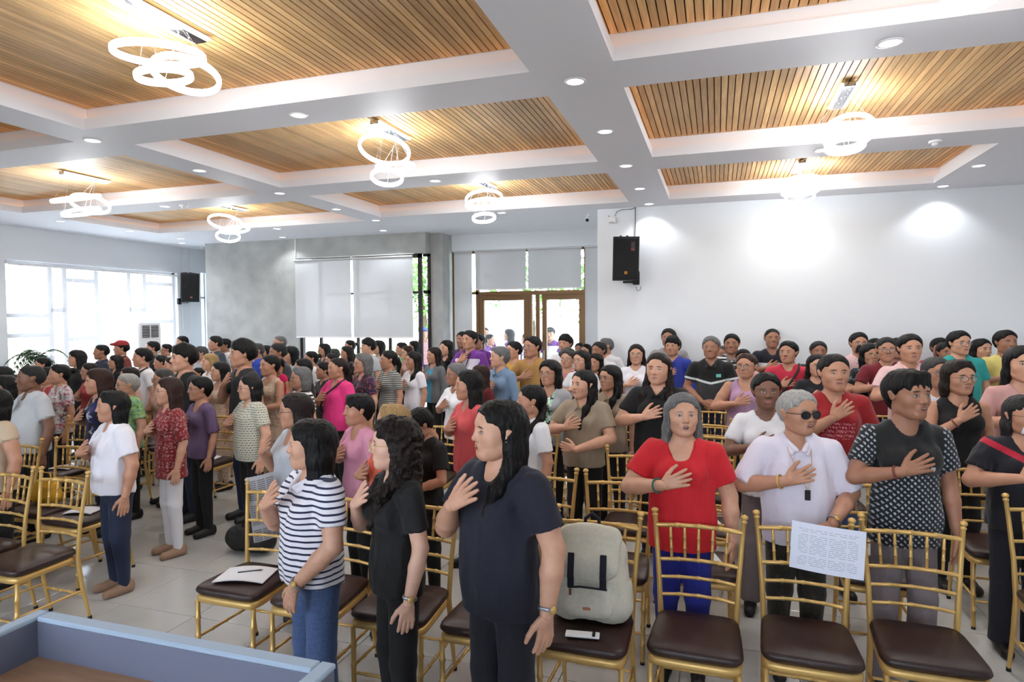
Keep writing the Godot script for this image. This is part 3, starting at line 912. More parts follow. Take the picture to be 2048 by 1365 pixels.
func build_backpack(at: Vector3) -> void:
	var m := cloth("canvas", Color(.80, .78, .72), noise_tex(0.05, Color(.94, .93, .91), Color(1, 1, 1), 3, 128, 91), Vector3(6, 6, 6))
	cloth("navy_web", Color(.06, .07, .13))
	mat("leather_tab", Color(.42, .22, .12), .6)
	var n := FastNoiseLite.new()
	n.seed = 3
	n.frequency = .12
	var b := thing("backpack", "cream canvas backpack with navy straps standing on a gold chair", "backpack", at, .06)
	b.rotation.x = -.10
	part("body", to_mesh(field_mesh([P(Vector3(-.10, .09, 0), Vector3(.10, .09, 0), .095, .095, .85, .03), P(Vector3(-.105, .08, 0), Vector3(-.105, .32, -.01), .07, .055, .95, .05), P(Vector3(.105, .08, 0), Vector3(.105, .32, -.01), .07, .055, .95, .05), P(Vector3(-.09, .32, -.01), Vector3(.09, .32, -.01), .065, .065, .95, .05), P(Vector3(-.08, .2, .0), Vector3(.08, .2, .0), .08, .08, .9, .05)], .010, [[Vector3(0, -1, 0), -.004]], n, .010, Vector3(60, 40, 60))), M.canvas, b)
	part("flap", to_mesh(field_mesh([P(Vector3(-.115, .385, -.02), Vector3(.115, .385, -.02), .03, .03, 1.2, .02), P(Vector3(-.112, .375, .02), Vector3(-.108, .26, .075), .028, .022, .8, .04), P(Vector3(.112, .375, .02), Vector3(.108, .26, .075), .028, .022, .8, .04), P(Vector3(0, .375, .02), Vector3(0, .26, .082), .05, .05, .5, .06), P(Vector3(-.06, .375, .02), Vector3(-.06, .26, .080), .05, .05, .5, .06), P(Vector3(.06, .375, .02), Vector3(.06, .26, .080), .05, .05, .5, .06)], .009, [], n, .006, Vector3(60, 40, 60))), M.canvas, b)
	part("front_pocket", to_mesh(field_mesh([P(Vector3(-.07, .075, .075), Vector3(.07, .075, .075), .045, .045, .7, .03), P(Vector3(-.07, .15, .072), Vector3(.07, .15, .072), .035, .035, .7, .05)], .009, [], n, .008, Vector3(60, 40, 60))), M.canvas, b)
	for s in [-1, 1]:
		part("side_pocket", to_mesh(field_mesh([P(Vector3(s * .165, .10, -.01), Vector3(s * .165, .17, -.01), .035, .030, 1.4, .02)], .010)), M.canvas, b)
		part("buckle_strap", box(Vector3(.030, .11, .008), .003), M.navy_web, b, Vector3(s * .073, .275, .128)).rotation.x = -.18
		part("buckle_strap_end", box(Vector3(.030, .05, .006), .002), M.navy_web, b, Vector3(s * .073, .20, .126))
		part("shoulder_strap", tube([Vector3(s * .05, .36, -.08), Vector3(s * .13, .2, -.10), Vector3(s * .17, .04, -.07), Vector3(s * .185, .01, .0)], [.012, .014, .012, .01], 6), M.navy_web, b)
	part("carry_loop", tube([Vector3(-.035, .40, -.05), Vector3(-.032, .45, -.055), Vector3(0, .475, -.055), Vector3(.032, .45, -.055), Vector3(.035, .40, -.05)], [.008, .009, .010, .009, .008], 6), M.navy_web, b)
	part("pocket_zip", tube([Vector3(-.085, .172, .112), Vector3(-.03, .18, .118), Vector3(.04, .178, .118), Vector3(.09, .174, .112)], [.005, .005, .005, .005], 5), M.navy_web, b)
	part("zip_tab", box(Vector3(.012, .03, .005), .002), M.leather_tab, b, Vector3(-.075, .155, .122))
	part("brand_patch", box(Vector3(.035, .012, .003), .001), mat("patch_orange", Color(.68, .42, .32), .7), b, Vector3(0, .085, .118))
	var p := thing("pouch", "thin white folder under the cream backpack with dark edge", "folder", Vector3(-.56, .4975, -2.73), .12)
	part("cover", box(Vector3(.15, .010, .05), .003), M.white_plastic, p)
	part("clip", box(Vector3(.012, .006, .045), .001), M.black_plastic, p, Vector3(.05, .008, 0))

func sheet_mat() -> Material:
	if not M.has("printed"):
		var m := mat("printed", Color.WHITE, .8)
		m.albedo_texture = img_tex(128, 96, func(x, y): return Color(.62, .64, .70) if y > 10 and y < 88 and y % 4 == 0 and x > 12 and x < 116 and (int(x) / 3 * 7919 + int(y) / 4 * 104729 + (int(x) / 3) * (int(y) / 4) * 31) % 11 > 2 else Color(.86, .87, .92))
		mat("paper", Color(.88, .88, .89), .8)
		mat("newsprint", Color(.66, .66, .68), .9)
		m = mat("news_text", Color.WHITE, .9)
		m.albedo_texture = img_tex(128, 128, func(x, y): return Color(.45, .46, .48) if (x % 42 > 4 and y % 4 < 2 and (y / 4) % 12 > 1) else Color(.72, .72, .74))
	return M.printed

func sheet(called: String, label: String, at: Vector3, w: float, h: float, rot: Vector3, m: Material, thick := .0015) -> Node3D:
	var s := thing(called, label, "paper", at)
	s.rotation = rot
	# gently curled leaf, printed on both faces
	var st := SurfaceTool.new()
	st.begin(Mesh.PRIMITIVE_TRIANGLES)
	st.set_smooth_group(0)
	for side in [0, 1]:
		for i in 8:
			for j in 2:
				var q := []
				for c in [[0, 0], [1, 0], [1, 1], [0, 1]]:
					var u: float = (i + c[0]) / 8.0
					var v: float = (j + c[1]) / 2.0
					q.append([Vector3((u - .5) * w, (v - .5) * h, sin(u * PI) * w * .05 + side * thick), Vector2(u, 1.0 - v)])
				var o := [0, 3, 2, 0, 2, 1] if side == 1 else [0, 1, 2, 0, 2, 3]
				for k in o:
					st.set_uv(q[k][1])
					st.add_vertex(q[k][0])
	st.generate_normals()
	part("leaf", st.commit(), m, s)
	return s

func build_papers() -> void:
	var pm := sheet_mat()
	sheet("printed_sheet", "white printed sheets held in front of the gold chair back", Vector3(.475, .85, -3.12), .30, .21, Vector3(-.12, -.12, -.05), pm, .004)
	sheet("paper_pad", "white paper lying on the aisle-end gold chair", Vector3(-2.46, .492, -2.84), .28, .20, Vector3(-PI / 2, 0, .25), M.paper, .004)
	var pen := thing("pen", "dark pen lying on the white paper", "pen", Vector3(-2.45, .512, -2.86), .6)
	part("barrel", tube([Vector3(-.06, 0, 0), Vector3(.06, 0, 0)], [.004, .004], 6), M.cable, pen)
	part("tip", tube([Vector3(.06, 0, 0), Vector3(.07, 0, 0)], [.004, .001], 6), M.steel, pen)
	sheet("newspaper", "folded newspaper hanging over the back of the aisle-end gold chair", Vector3(-2.62, .76, -3.19), .16, .42, Vector3(.12, .9, .12), M.news_text, .004)
	var spots := [[-4.02, -3.47, "white booklet on a gold chair behind the white tee"], [-4.5, -4.2, "white booklet on a gold chair behind white trousers"], [.4, -3.8, "white sheet on a gold chair behind the white polo"], [-.08, -4.5, "white sheet on a gold chair behind the red tee"], [-1.5, -3.6, "white sheet on a gold chair behind the navy top"], [-5.9, -4.2, "white sheet on a gold chair far along the aisle-side block"]]
	var bagat := Vector2(99, 99)
	for c in chair_spots:
		if c.distance_to(Vector2(-4.95, -3.5)) < bagat.distance_to(Vector2(-4.95, -3.5)): bagat = c
	var laid := [bagat]
	for s in spots:
		var best := Vector2(99, 99)
		for c in chair_spots:
			if not c in laid and c.distance_to(Vector2(s[0], s[1])) < best.distance_to(Vector2(s[0], s[1])): best = c
		laid.append(best)
		sheet("booklet", s[2], Vector3(best.x, .492, best.y), .21, .15, Vector3(-PI / 2, 0, .3), M.paper, .005)
	# bags on chairs and floor
	var bag := thing("handbag", "yellow soft bag on a gold chair in the aisle-side block", "bag", Vector3(bagat.x, .489, bagat.y))
	var n := FastNoiseLite.new()
	n.seed = 8
	n.frequency = .15
	mat("bag_yellow", Color(.80, .60, .12), .7)
	mat("bag_black", Color(.03, .03, .033), .5)
	part("body", to_mesh(field_mesh([P(Vector3(-.08, .07, 0), Vector3(.08, .07, 0), .07, .07, .8, .03), P(Vector3(-.06, .14, 0), Vector3(.06, .14, 0), .045, .045, .8, .05)], .011, [[Vector3(0, -1, 0), 0.0]], n, .012, Vector3(60, 60, 60))), M.bag_yellow, bag)
	part("strap", tube([Vector3(-.06, .17, 0), Vector3(-.04, .24, 0), Vector3(.04, .24, 0), Vector3(.06, .17, 0)], [.006, .006, .006, .006], 6), M.bag_yellow, bag)
	var bag2 := thing("duffel_bag", "black duffel bag on the floor under gold chair at aisle", "bag", Vector3(-3.62, .0, -4.25))
	part("body", to_mesh(field_mesh([P(Vector3(-.12, .11, 0), Vector3(.12, .11, 0), .105, .105, 1.0, .03)], .013, [[Vector3(0, -1, 0), 0.0]], n, .010, Vector3(60, 60, 60))), M.bag_black, bag2)
	part("handle", tube([Vector3(-.06, .2, .03), Vector3(-.04, .27, .03), Vector3(.04, .27, .03), Vector3(.06, .2, .03)], [.008, .008, .008, .008], 6), M.bag_black, bag2)

func build_palm(at: Vector3) -> void:
	var p := thing("potted_palm", "potted palm with drooping green fronds by the wide window", "plant", at)
	part("pot", lathe([Vector2(0, 0), Vector2(.15, 0), Vector2(.20, .38), Vector2(.21, .40), Vector2(.18, .40), Vector2(.17, .36), Vector2(0, .36)], 20), mat("pot_white", Color(.75, .74, .72), .5), p)
	part("stem", tube([Vector3(0, .36, 0), Vector3(.03, .9, .02), Vector3(-.02, 1.32, 0)], [.035, .028, .02], 8), M.bark, p)
	var m := mat("palm_green", Color(.12, .24, .10), .5)
	m.backlight_enabled = true
	m.backlight = Color(.1, .2, .05)
	for i in 11:
		var a := TAU * i / 11.0 + .3 * sin(i * 3.1)
		var len := .50 + .12 * sin(i * 1.7)
		var st := SurfaceTool.new()
		st.begin(Mesh.PRIMITIVE_TRIANGLES)
		var pts := []
		for k in 9:
			var f := k / 8.0
			pts.append(Vector3(cos(a), 0, sin(a)) * len * f * (.9 - .1 * f) + Vector3(-.02, 1.30 + (.42 + .2 * sin(i * 2.3)) * f - .62 * f * f, 0))
		for k in 8:
			var q: Vector3 = pts[k]
			var d: Vector3 = (pts[k + 1] - q).normalized()
			var sd := d.cross(Vector3.UP).normalized()
			for s in [-1.0, 1.0]:
				var ll := .20 * (1.0 - absf(k / 8.0 - .35))
				tri(st, q, q + d * .03, q + sd * s * ll + d * ll * .8 + Vector3(0, -ll * .35, 0))
				tri(st, q + d * .02, q + d * .05, q + sd * s * ll * .9 + d * (ll * .8 + .03) + Vector3(0, -ll * .3, 0))
		st.generate_normals()
		part("frond", st.commit(), m, p)

# ---------- implicit surfaces ----------
# a prim: [a, b, ra, rb, q (depth ratio), k (blend), op (0 join, 1 carve), flat end]
func P(a: Vector3, b: Vector3, ra: float, rb: float, q := 1.0, k := 0.02, op := 0, flat := false) -> Array:
	return [a, b, ra, rb, q, k, op, flat]

func S(a: Vector3, r: float, q := 1.0, k := 0.02, op := 0) -> Array:
	return [a, a + Vector3(0, .0005, 0), r, r, q, k, op, false]

var T_STAMP := 0
var T_NET := 0
func field_mesh(prims: Array, cell: float, cuts := [], noise: FastNoiseLite = null, amp := 0.0, nscale := Vector3.ONE) -> Array:
	var lo := Vector3(1e9, 1e9, 1e9)
	var hi := -lo
	for p in prims:
		if p[6] == 1: continue
		var r := Vector3(maxf(p[2], p[3]), maxf(p[2], p[3]), maxf(p[2], p[3]) * maxf(p[4], 1.0))
		lo = lo.min(p[0] - r).min(p[1] - r)
		hi = hi.max(p[0] + r).max(p[1] + r)
	lo -= Vector3.ONE * cell * 3.0
	hi += Vector3.ONE * cell * 3.0
	var nx := int(ceil((hi.x - lo.x) / cell)) + 1
	var ny := int(ceil((hi.y - lo.y) / cell)) + 1
	var nz := int(ceil((hi.z - lo.z) / cell)) + 1
	var sy := nx
	var sz := nx * ny
	var g := PackedFloat32Array()
	g.resize(sz * nz)
	g.fill(1.0)
	for p in prims:
		var a: Vector3 = p[0]
		var b: Vector3 = p[1]
		var ra: float = p[2]
		var dr: float = p[3] - p[2]
		var q: float = p[4]
		var k: float = p[5]
		var op: int = p[6]
		var flat: bool = p[7]
		var cz := (a.z + b.z) * 0.5
		var iq := 1.0 / q
		var dsc := (1.0 + q) * 0.5
		if q > 1.0: dsc = 1.0
		var az := cz + (a.z - cz) * iq
		var bax := b.x - a.x
		var bay := b.y - a.y
		var baz := (b.z - a.z) * iq
		var inv := 1.0 / maxf(bax * bax + bay * bay + baz * baz, 1e-9)
		var ln := sqrt(1.0 / inv)
		var m := maxf(ra, ra + dr) * maxf(q, 1.0) + k + cell * 3.0
		var i0 := clampi(int((minf(a.x, b.x) - m - lo.x) / cell), 0, nx - 1)
		var i1 := clampi(int((maxf(a.x, b.x) + m - lo.x) / cell) + 1, 0, nx - 1)
		var j0 := clampi(int((minf(a.y, b.y) - m - lo.y) / cell), 0, ny - 1)
		var j1 := clampi(int((maxf(a.y, b.y) + m - lo.y) / cell) + 1, 0, ny - 1)
		var k0 := clampi(int((minf(a.z, b.z) - m - lo.z) / cell), 0, nz - 1)
		var k1 := clampi(int((maxf(a.z, b.z) + m - lo.z) / cell) + 1, 0, nz - 1)
		var ik := 0.25 / k
		for kk in range(k0, k1 + 1):
			var pz := cz + (lo.z + kk * cell - cz) * iq - az
			for jj in range(j0, j1 + 1):
				var py := lo.y + jj * cell - a.y
				var idx := kk * sz + jj * sy + i0
				var px := lo.x + i0 * cell - a.x
				var yz := py * bay + pz * baz
				var y2z2 := py * py + pz * pz
				for ii in range(i0, i1 + 1):
					var t0 := (px * bax + yz) * inv
					var t := clampf(t0, 0.0, 1.0)
					var ex := px - bax * t
					var ey := py - bay * t
					var ez := pz - baz * t
					var d := 0.0
					if flat and t0 > 1.0:
						ex = px - bax * t0
						ey = py - bay * t0
						ez = pz - baz * t0
						d = maxf(sqrt(ex * ex + ey * ey + ez * ez) - ra - dr, (t0 - 1.0) * ln)
					else:
						d = (sqrt(ex * ex + ey * ey + ez * ez) - ra - dr * t) * dsc
					var v := g[idx]
					if op == 0:
						var h := k - absf(v - d)
						if h > 0.0: g[idx] = minf(v, d) - h * h * ik
						elif d < v: g[idx] = d
					else:
						d = -d
						var h2 := k - absf(v - d)
						if h2 > 0.0: g[idx] = maxf(v, d) + h2 * h2 * ik
						elif d > v: g[idx] = d
					idx += 1
					px += cell
	for c in cuts:
		var n: Vector3 = c[0]
		var off: float = c[1]
		for kk in nz:
			for jj in ny:
				var base := n.y * (lo.y + jj * cell) + n.z * (lo.z + kk * cell) + n.x * lo.x - off
				if maxf(base, base + n.x * cell * nx) < -cell * 3.0: continue
				var idx := kk * sz + jj * sy
				var step := n.x * cell
				for ii in nx:
					if base > g[idx]: g[idx] = base
					base += step
					idx += 1
	if noise:
		for kk in nz:
			for jj in ny:
				var idx := kk * sz + jj * sy
				for ii in nx:
					var v := g[idx]
					if v < .03 and v > -.03:
						g[idx] = v + amp * noise.get_noise_3d((lo.x + ii * cell) * nscale.x, (lo.y + jj * cell) * nscale.y, (lo.z + kk * cell) * nscale.z)
					idx += 1
	# surface nets
	var where := PackedInt32Array()
	where.resize(sz * nz)
	where.fill(-1)
	var verts := PackedVector3Array()
	var norms := PackedVector3Array()
	var idxs := PackedInt32Array()
	var lim := cell * 2.6
	for kk in nz - 1:
		for jj in ny - 1:
			var o := kk * sz + jj * sy - 1
			for ii in nx - 1:
				o += 1
				var v0 := g[o]
				if v0 > lim or v0 < -lim: continue
				var v1 := g[o + 1]
				var v2 := g[o + sy]
				var v3 := g[o + sy + 1]
				var v4 := g[o + sz]
				var v5 := g[o + sz + 1]
				var v6 := g[o + sz + sy]
				var v7 := g[o + sz + sy + 1]
				var s := int(v0 < 0.0) + int(v1 < 0.0) + int(v2 < 0.0) + int(v3 < 0.0) + int(v4 < 0.0) + int(v5 < 0.0) + int(v6 < 0.0) + int(v7 < 0.0)
				if s == 0 or s == 8: continue
				var acc := Vector3.ZERO
				var n := 0
				if (v0 < 0.0) != (v1 < 0.0): acc += Vector3(v0 / (v0 - v1), 0, 0); n += 1
				if (v2 < 0.0) != (v3 < 0.0): acc += Vector3(v2 / (v2 - v3), 1, 0); n += 1
				if (v4 < 0.0) != (v5 < 0.0): acc += Vector3(v4 / (v4 - v5), 0, 1); n += 1
				if (v6 < 0.0) != (v7 < 0.0): acc += Vector3(v6 / (v6 - v7), 1, 1); n += 1
				if (v0 < 0.0) != (v2 < 0.0): acc += Vector3(0, v0 / (v0 - v2), 0); n += 1
				if (v1 < 0.0) != (v3 < 0.0): acc += Vector3(1, v1 / (v1 - v3), 0); n += 1
				if (v4 < 0.0) != (v6 < 0.0): acc += Vector3(0, v4 / (v4 - v6), 1); n += 1
				if (v5 < 0.0) != (v7 < 0.0): acc += Vector3(1, v5 / (v5 - v7), 1); n += 1
				if (v0 < 0.0) != (v4 < 0.0): acc += Vector3(0, 0, v0 / (v0 - v4)); n += 1
				if (v1 < 0.0) != (v5 < 0.0): acc += Vector3(1, 0, v1 / (v1 - v5)); n += 1
				if (v2 < 0.0) != (v6 < 0.0): acc += Vector3(0, 1, v2 / (v2 - v6)); n += 1
				if (v3 < 0.0) != (v7 < 0.0): acc += Vector3(1, 1, v3 / (v3 - v7)); n += 1
				where[o] = verts.size()
				verts.append(lo + (Vector3(ii, jj, kk) + acc / n) * cell)
				norms.append(Vector3(v1 + v3 + v5 + v7 - v0 - v2 - v4 - v6, v2 + v3 + v6 + v7 - v0 - v1 - v4 - v5, v4 + v5 + v6 + v7 - v0 - v1 - v2 - v3).normalized())
				# quads on the three edges that meet at this cell's first corner
				var inside := v0 < 0.0
				if inside != (v1 < 0.0) and jj > 0 and kk > 0:
					_quad(idxs, where[o], where[o - sy], where[o - sy - sz], where[o - sz], inside)
				if inside != (v2 < 0.0) and ii > 0 and kk > 0:
					_quad(idxs, where[o], where[o - sz], where[o - sz - 1], where[o - 1], inside)
				if inside != (v4 < 0.0) and ii > 0 and jj > 0:
					_quad(idxs, where[o], where[o - 1], where[o - 1 - sy], where[o - sy], inside)
	return [verts, norms, idxs]

func _quad(idxs: PackedInt32Array, a: int, b: int, c: int, d: int, inside: bool) -> void:
	if a < 0 or b < 0 or c < 0 or d < 0: return
	if not inside:
		idxs.append(a); idxs.append(b); idxs.append(c); idxs.append(a); idxs.append(c); idxs.append(d)
	else:
		idxs.append(a); idxs.append(c); idxs.append(b); idxs.append(a); idxs.append(d); idxs.append(c)

func join_arrays(list: Array) -> Array:
	# list of [arrays, transform]
	var v := PackedVector3Array()
	var n := PackedVector3Array()
	var ix := PackedInt32Array()
	for e in list:
		var base := v.size()
		var t: Transform3D = e[1]
		v.append_array(t * (e[0][0] as PackedVector3Array))
		n.append_array(Transform3D(t.basis.orthonormalized(), Vector3.ZERO) * (e[0][1] as PackedVector3Array))
		var src: PackedInt32Array = e[0][2]
		for i in src: ix.append(i + base)
	return [v, n, ix]

func to_mesh(a: Array, uv := false, into: ArrayMesh = null) -> ArrayMesh:
	var m := into if into else ArrayMesh.new()
	var ar := []
	ar.resize(Mesh.ARRAY_MAX)
	ar[Mesh.ARRAY_VERTEX] = a[0]
	ar[Mesh.ARRAY_NORMAL] = a[1]
	ar[Mesh.ARRAY_INDEX] = a[2]
	if a.size() > 3: ar[Mesh.ARRAY_COLOR] = a[3]
	if uv:
		var u := PackedVector2Array()
		u.resize(a[0].size())
		for i in u.size():
			var p: Vector3 = a[0][i]
			u[i] = Vector2(p.x * 2.0 + .5, 1.0 - (p.y - .7) * 1.4)
		ar[Mesh.ARRAY_TEX_UV] = u
	m.add_surface_from_arrays(Mesh.PRIMITIVE_TRIANGLES, ar)
	return m

# ---------- heads ----------
# head space: chin at y 0, crown at .225, face towards +z
func head_prims(kind: String) -> Array:
	var wide := 1.0
	var jaw := 1.0
	if kind == "male": jaw = 1.1
	if kind == "round": wide = 1.06; jaw = 1.08
	var l := [
		P(Vector3(0, .135, -.030), Vector3(0, .140, .012), .080 * wide, .076 * wide, 1.0, .02),
		P(Vector3(0, .075, -.01), Vector3(0, .07, .02), .062 * wide, .060 * wide, 1.0, .03),
		P(Vector3(0, .045, .028), Vector3(0, .10, .030), .050 * wide, .058 * wide, .95, .03),
		P(Vector3(-.040 * jaw, .045, .005), Vector3(-.012, .018, .060), .024 * jaw, .019 * jaw, 1.0, .02),
		P(Vector3(.040 * jaw, .045, .005), Vector3(.012, .018, .060), .024 * jaw, .019 * jaw, 1.0, .02),
		P(Vector3(-.010, .020, .064), Vector3(.010, .020, .064), .017 * jaw, .017 * jaw, 1.0, .015),
		P(Vector3(-.030, .132, .062), Vector3(.030, .132, .062), .019, .019, 1.0, .02),
		S(Vector3(-.040, .082, .048), .025 * wide, 1.0, .02), S(Vector3(.040, .082, .048), .025 * wide, 1.0, .02),
		# eye sockets
		S(Vector3(-.0305, .112, .098), .017, 1.0, .012, 1), S(Vector3(.0305, .112, .098), .017, 1.0, .012, 1),
		# eyeballs under lids
		S(Vector3(-.0305, .110, .070), .0138, 1.0, .004), S(Vector3(.0305, .110, .070), .0138, 1.0, .004),
		# nose
		P(Vector3(0, .120, .084), Vector3(0, .082, .100), .0075, .0115, 1.0, .010),
		S(Vector3(-.0125, .078, .091), .0088, 1.0, .006), S(Vector3(.0125, .078, .091), .0088, 1.0, .006),
		# muzzle
		P(Vector3(-.012, .050, .076), Vector3(.012, .050, .076), .015, .015, 1.0, .014),
		# ears
		P(Vector3(-.078 * wide, .092, -.006), Vector3(-.080 * wide, .120, -.012), .009, .014, 1.4, .006), P(Vector3(.078 * wide, .092, -.006), Vector3(.080 * wide, .120, -.012), .009, .014, 1.4, .006),
		# neck stub
		P(Vector3(0, .05, -.025), Vector3(0, -.05, -.035), .050, .052, 1.0, .02),
	]
	return l

var face_bins := {}
func surf_z(v: PackedVector3Array, x: float, y: float) -> float:
	if face_bins.get("src") != v.size():
		face_bins = {"src": v.size()}
		for p in v:
			if p.z > .02:
				var key := Vector2i(int(floor(p.x / .006)), int(floor(p.y / .006)))
				if not face_bins.has(key): face_bins[key] = PackedVector3Array()
				face_bins[key].append(p)
	var acc := 0.0
	var wsum := 0.0
	var c := Vector2i(int(floor(x / .006)), int(floor(y / .006)))
	for i in [-1, 0, 1]:
		for j in [-1, 0, 1]:
			for p in face_bins.get(c + Vector2i(i, j), PackedVector3Array()):
				var d: float = (p.x - x) * (p.x - x) + (p.y - y) * (p.y - y)
				if d < 5e-5:
					var w := 1.0 / (d + 4e-6)
					acc += p.z * w
					wsum += w
	return acc / wsum if wsum > 0.0 else .08

func features(hv: PackedVector3Array, open_mouth: bool, brow: Color) -> Array:
	# eyes, brows, lips as small coloured surfaces lying on the face
	var v := PackedVector3Array()
	var n := PackedVector3Array()
	var c := PackedColorArray()
	var ix := PackedInt32Array()
	var patch := func(cx: float, cy: float, rx: float, ry: float, lift: float, col: Color, pinch: float, slope: float):
		var base := v.size()
		var rings := 3
		var seg := 14
		v.append(Vector3(cx, cy, surf_z(hv, cx, cy) + lift * 1.6))
		n.append(Vector3(cx * 4.0, 0, 1).normalized())
		c.append(col)
		for r in range(1, rings + 1):
			var f := float(r) / rings
			for s in seg:
				var a := TAU * s / seg
				var px := cx + rx * f * cos(a)
				var py := cy + ry * f * sin(a) * (1.0 - pinch * pow(absf(cos(a)) * f, 3.0)) + slope * (px - cx)
				v.append(Vector3(px, py, surf_z(hv, px, py) + lift * (1.6 - f * f * 1.3)))
				n.append(Vector3(px * 6.0 + cos(a) * f * .3, sin(a) * f * .3, 1).normalized())
				c.append(col)
		for s in seg:
			var s2 := (s + 1) % seg
			ix.append(base); ix.append(base + 1 + s2); ix.append(base + 1 + s)
			for r in range(1, rings):
				var o := base + 1 + (r - 1) * seg
				ix.append(o + s); ix.append(o + s2); ix.append(o + seg + s2)
				ix.append(o + s); ix.append(o + seg + s2); ix.append(o + seg + s)
	for s in [-1.0, 1.0]:
		var ex: float = .0305 * s
		patch.call(ex, .1095, .0155, .0066, .0006, Color(.035, .022, .018), .7, .08 * s)   # lash line
		patch.call(ex, .1090, .0135, .0050, .0012, Color(.45, .42, .40), .7, .08 * s)   # white
		patch.call(ex, .1095, .0058, .0050, .0018, Color(.018, .012, .01), .0, .0)   # iris
		patch.call(ex * 1.05, .1295, .019, .0036, .0012, brow, .6, -.10 * s)   # brow
		patch.call(.0075 * s, .0735, .0040, .0022, .0008, Color(.10, .045, .035), .2, .0)   # nostril
	var lip := Color(.34, .115, .10)
	if open_mouth:
		patch.call(0.0, .0475, .0215, .0125, .0012, lip, .55, 0.0)
		patch.call(0.0, .0475, .0165, .0062, .0022, Color(.05, .012, .012), .6, 0.0)
		patch.call(0.0, .0500, .0120, .0022, .0026, Color(.55, .52, .48), .5, 0.0)
	else:
		patch.call(0.0, .0515, .0215, .0050, .0016, lip, .6, 0.0)
		patch.call(0.0, .0450, .0185, .0055, .0018, lip.lightened(.06), .6, 0.0)
		patch.call(0.0, .0485, .0200, .0011, .0030, Color(.12, .03, .03), .5, 0.0)
	return [v, n, ix, c]

# ---------- hands ----------
# hand space: wrist at the origin, fingers towards +y, back of the hand towards +z; side = +1 puts the thumb at +x
func hand_prims(spread: float, curl: float, side: float) -> Array:
	var l := []
	var xs := [.027, .009, -.009, -.026]
	var ls := [.064, .071, .066, .052]
	l.append(P(Vector3(0, -.012, 0), Vector3(0, .02, 0), .0205, .024, .8, .01))
	for i in 4:
		var kx: float = xs[i] * side
		var knuckle := Vector3(kx, .083 - absf(i - 1.2) * .005, .002)
		l.append(P(Vector3(kx * .55, .015, 0), knuckle, .0135, .0105, .9, .008))
		var ang: float = (1.5 - i) * spread * side
		var dir := Vector3(sin(ang), cos(ang), 0)
		var len: float = ls[i]
		var d1 := (dir * cos(curl * .5) + Vector3(0, 0, -1) * sin(curl * .5)).normalized()
		var d2 := (dir * cos(curl) + Vector3(0, 0, -1) * sin(curl)).normalized()
		var d3 := (dir * cos(curl * 1.5) + Vector3(0, 0, -1) * sin(curl * 1.5)).normalized()
		var p1 := knuckle + d1 * len * .48
		var p2 := p1 + d2 * len * .30
		var p3 := p2 + d3 * len * .20
		l.append(P(knuckle, p1, .0100, .0088, 1.0, .003))
		l.append(P(p1, p2, .0088, .0080, 1.0, .003))
		l.append(P(p2, p3, .0080, .0066, 1.0, .003))
	var tb := Vector3(.020 * side, .018, -.004)
	var t1 := tb + Vector3(.024 * side, .026, -.008)
	var t2 := t1 + Vector3((.012 + spread * .05) * side, .030, -.004 - curl * .008)
	var t3 := t2 + Vector3((.004 + spread * .03) * side, .024, -.002 - curl * .008)
	l.append(P(tb, t1, .0155, .0125, 1.0, .008))
	l.append(P(t1, t2, .0118, .0100, 1.0, .004))
	l.append(P(t2, t3, .0100, .0078, 1.0, .003))
	return l

func basis_from(dir: Vector3, back: Vector3) -> Basis:
	# y along dir, z as near to back as it gets
	var y := dir.normalized()
	var z := (back - y * back.dot(y)).normalized()
	return Basis(y.cross(z), y, z)

# ---------- bodies ----------
# builds: f slim woman, g stout woman, m man, n stout man
const BUILD := {
	"f": {"sh": .158, "chest": .124, "waist": .115, "hip": .150, "bust": 1.0, "belly": .0, "arm": 1.0, "leg": 1.0},
	"g": {"sh": .170, "chest": .146, "waist": .150, "hip": .172, "bust": 1.28, "belly": .030, "arm": 1.24, "leg": 1.14},
	"m": {"sh": .180, "chest": .140, "waist": .128, "hip": .140, "bust": .0, "belly": .0, "arm": 1.06, "leg": 1.02},
	"n": {"sh": .180, "chest": .155, "waist": .165, "hip": .165, "bust": .35, "belly": .04, "arm": 1.2, "leg": 1.12},
	"c": {"sh": .125, "chest": .105, "waist": .105, "hip": .115, "bust": .0, "belly": .01, "arm": .85, "leg": .9},
}
var cache := {}
var cloth_noise: FastNoiseLite
var hair_noise: FastNoiseLite

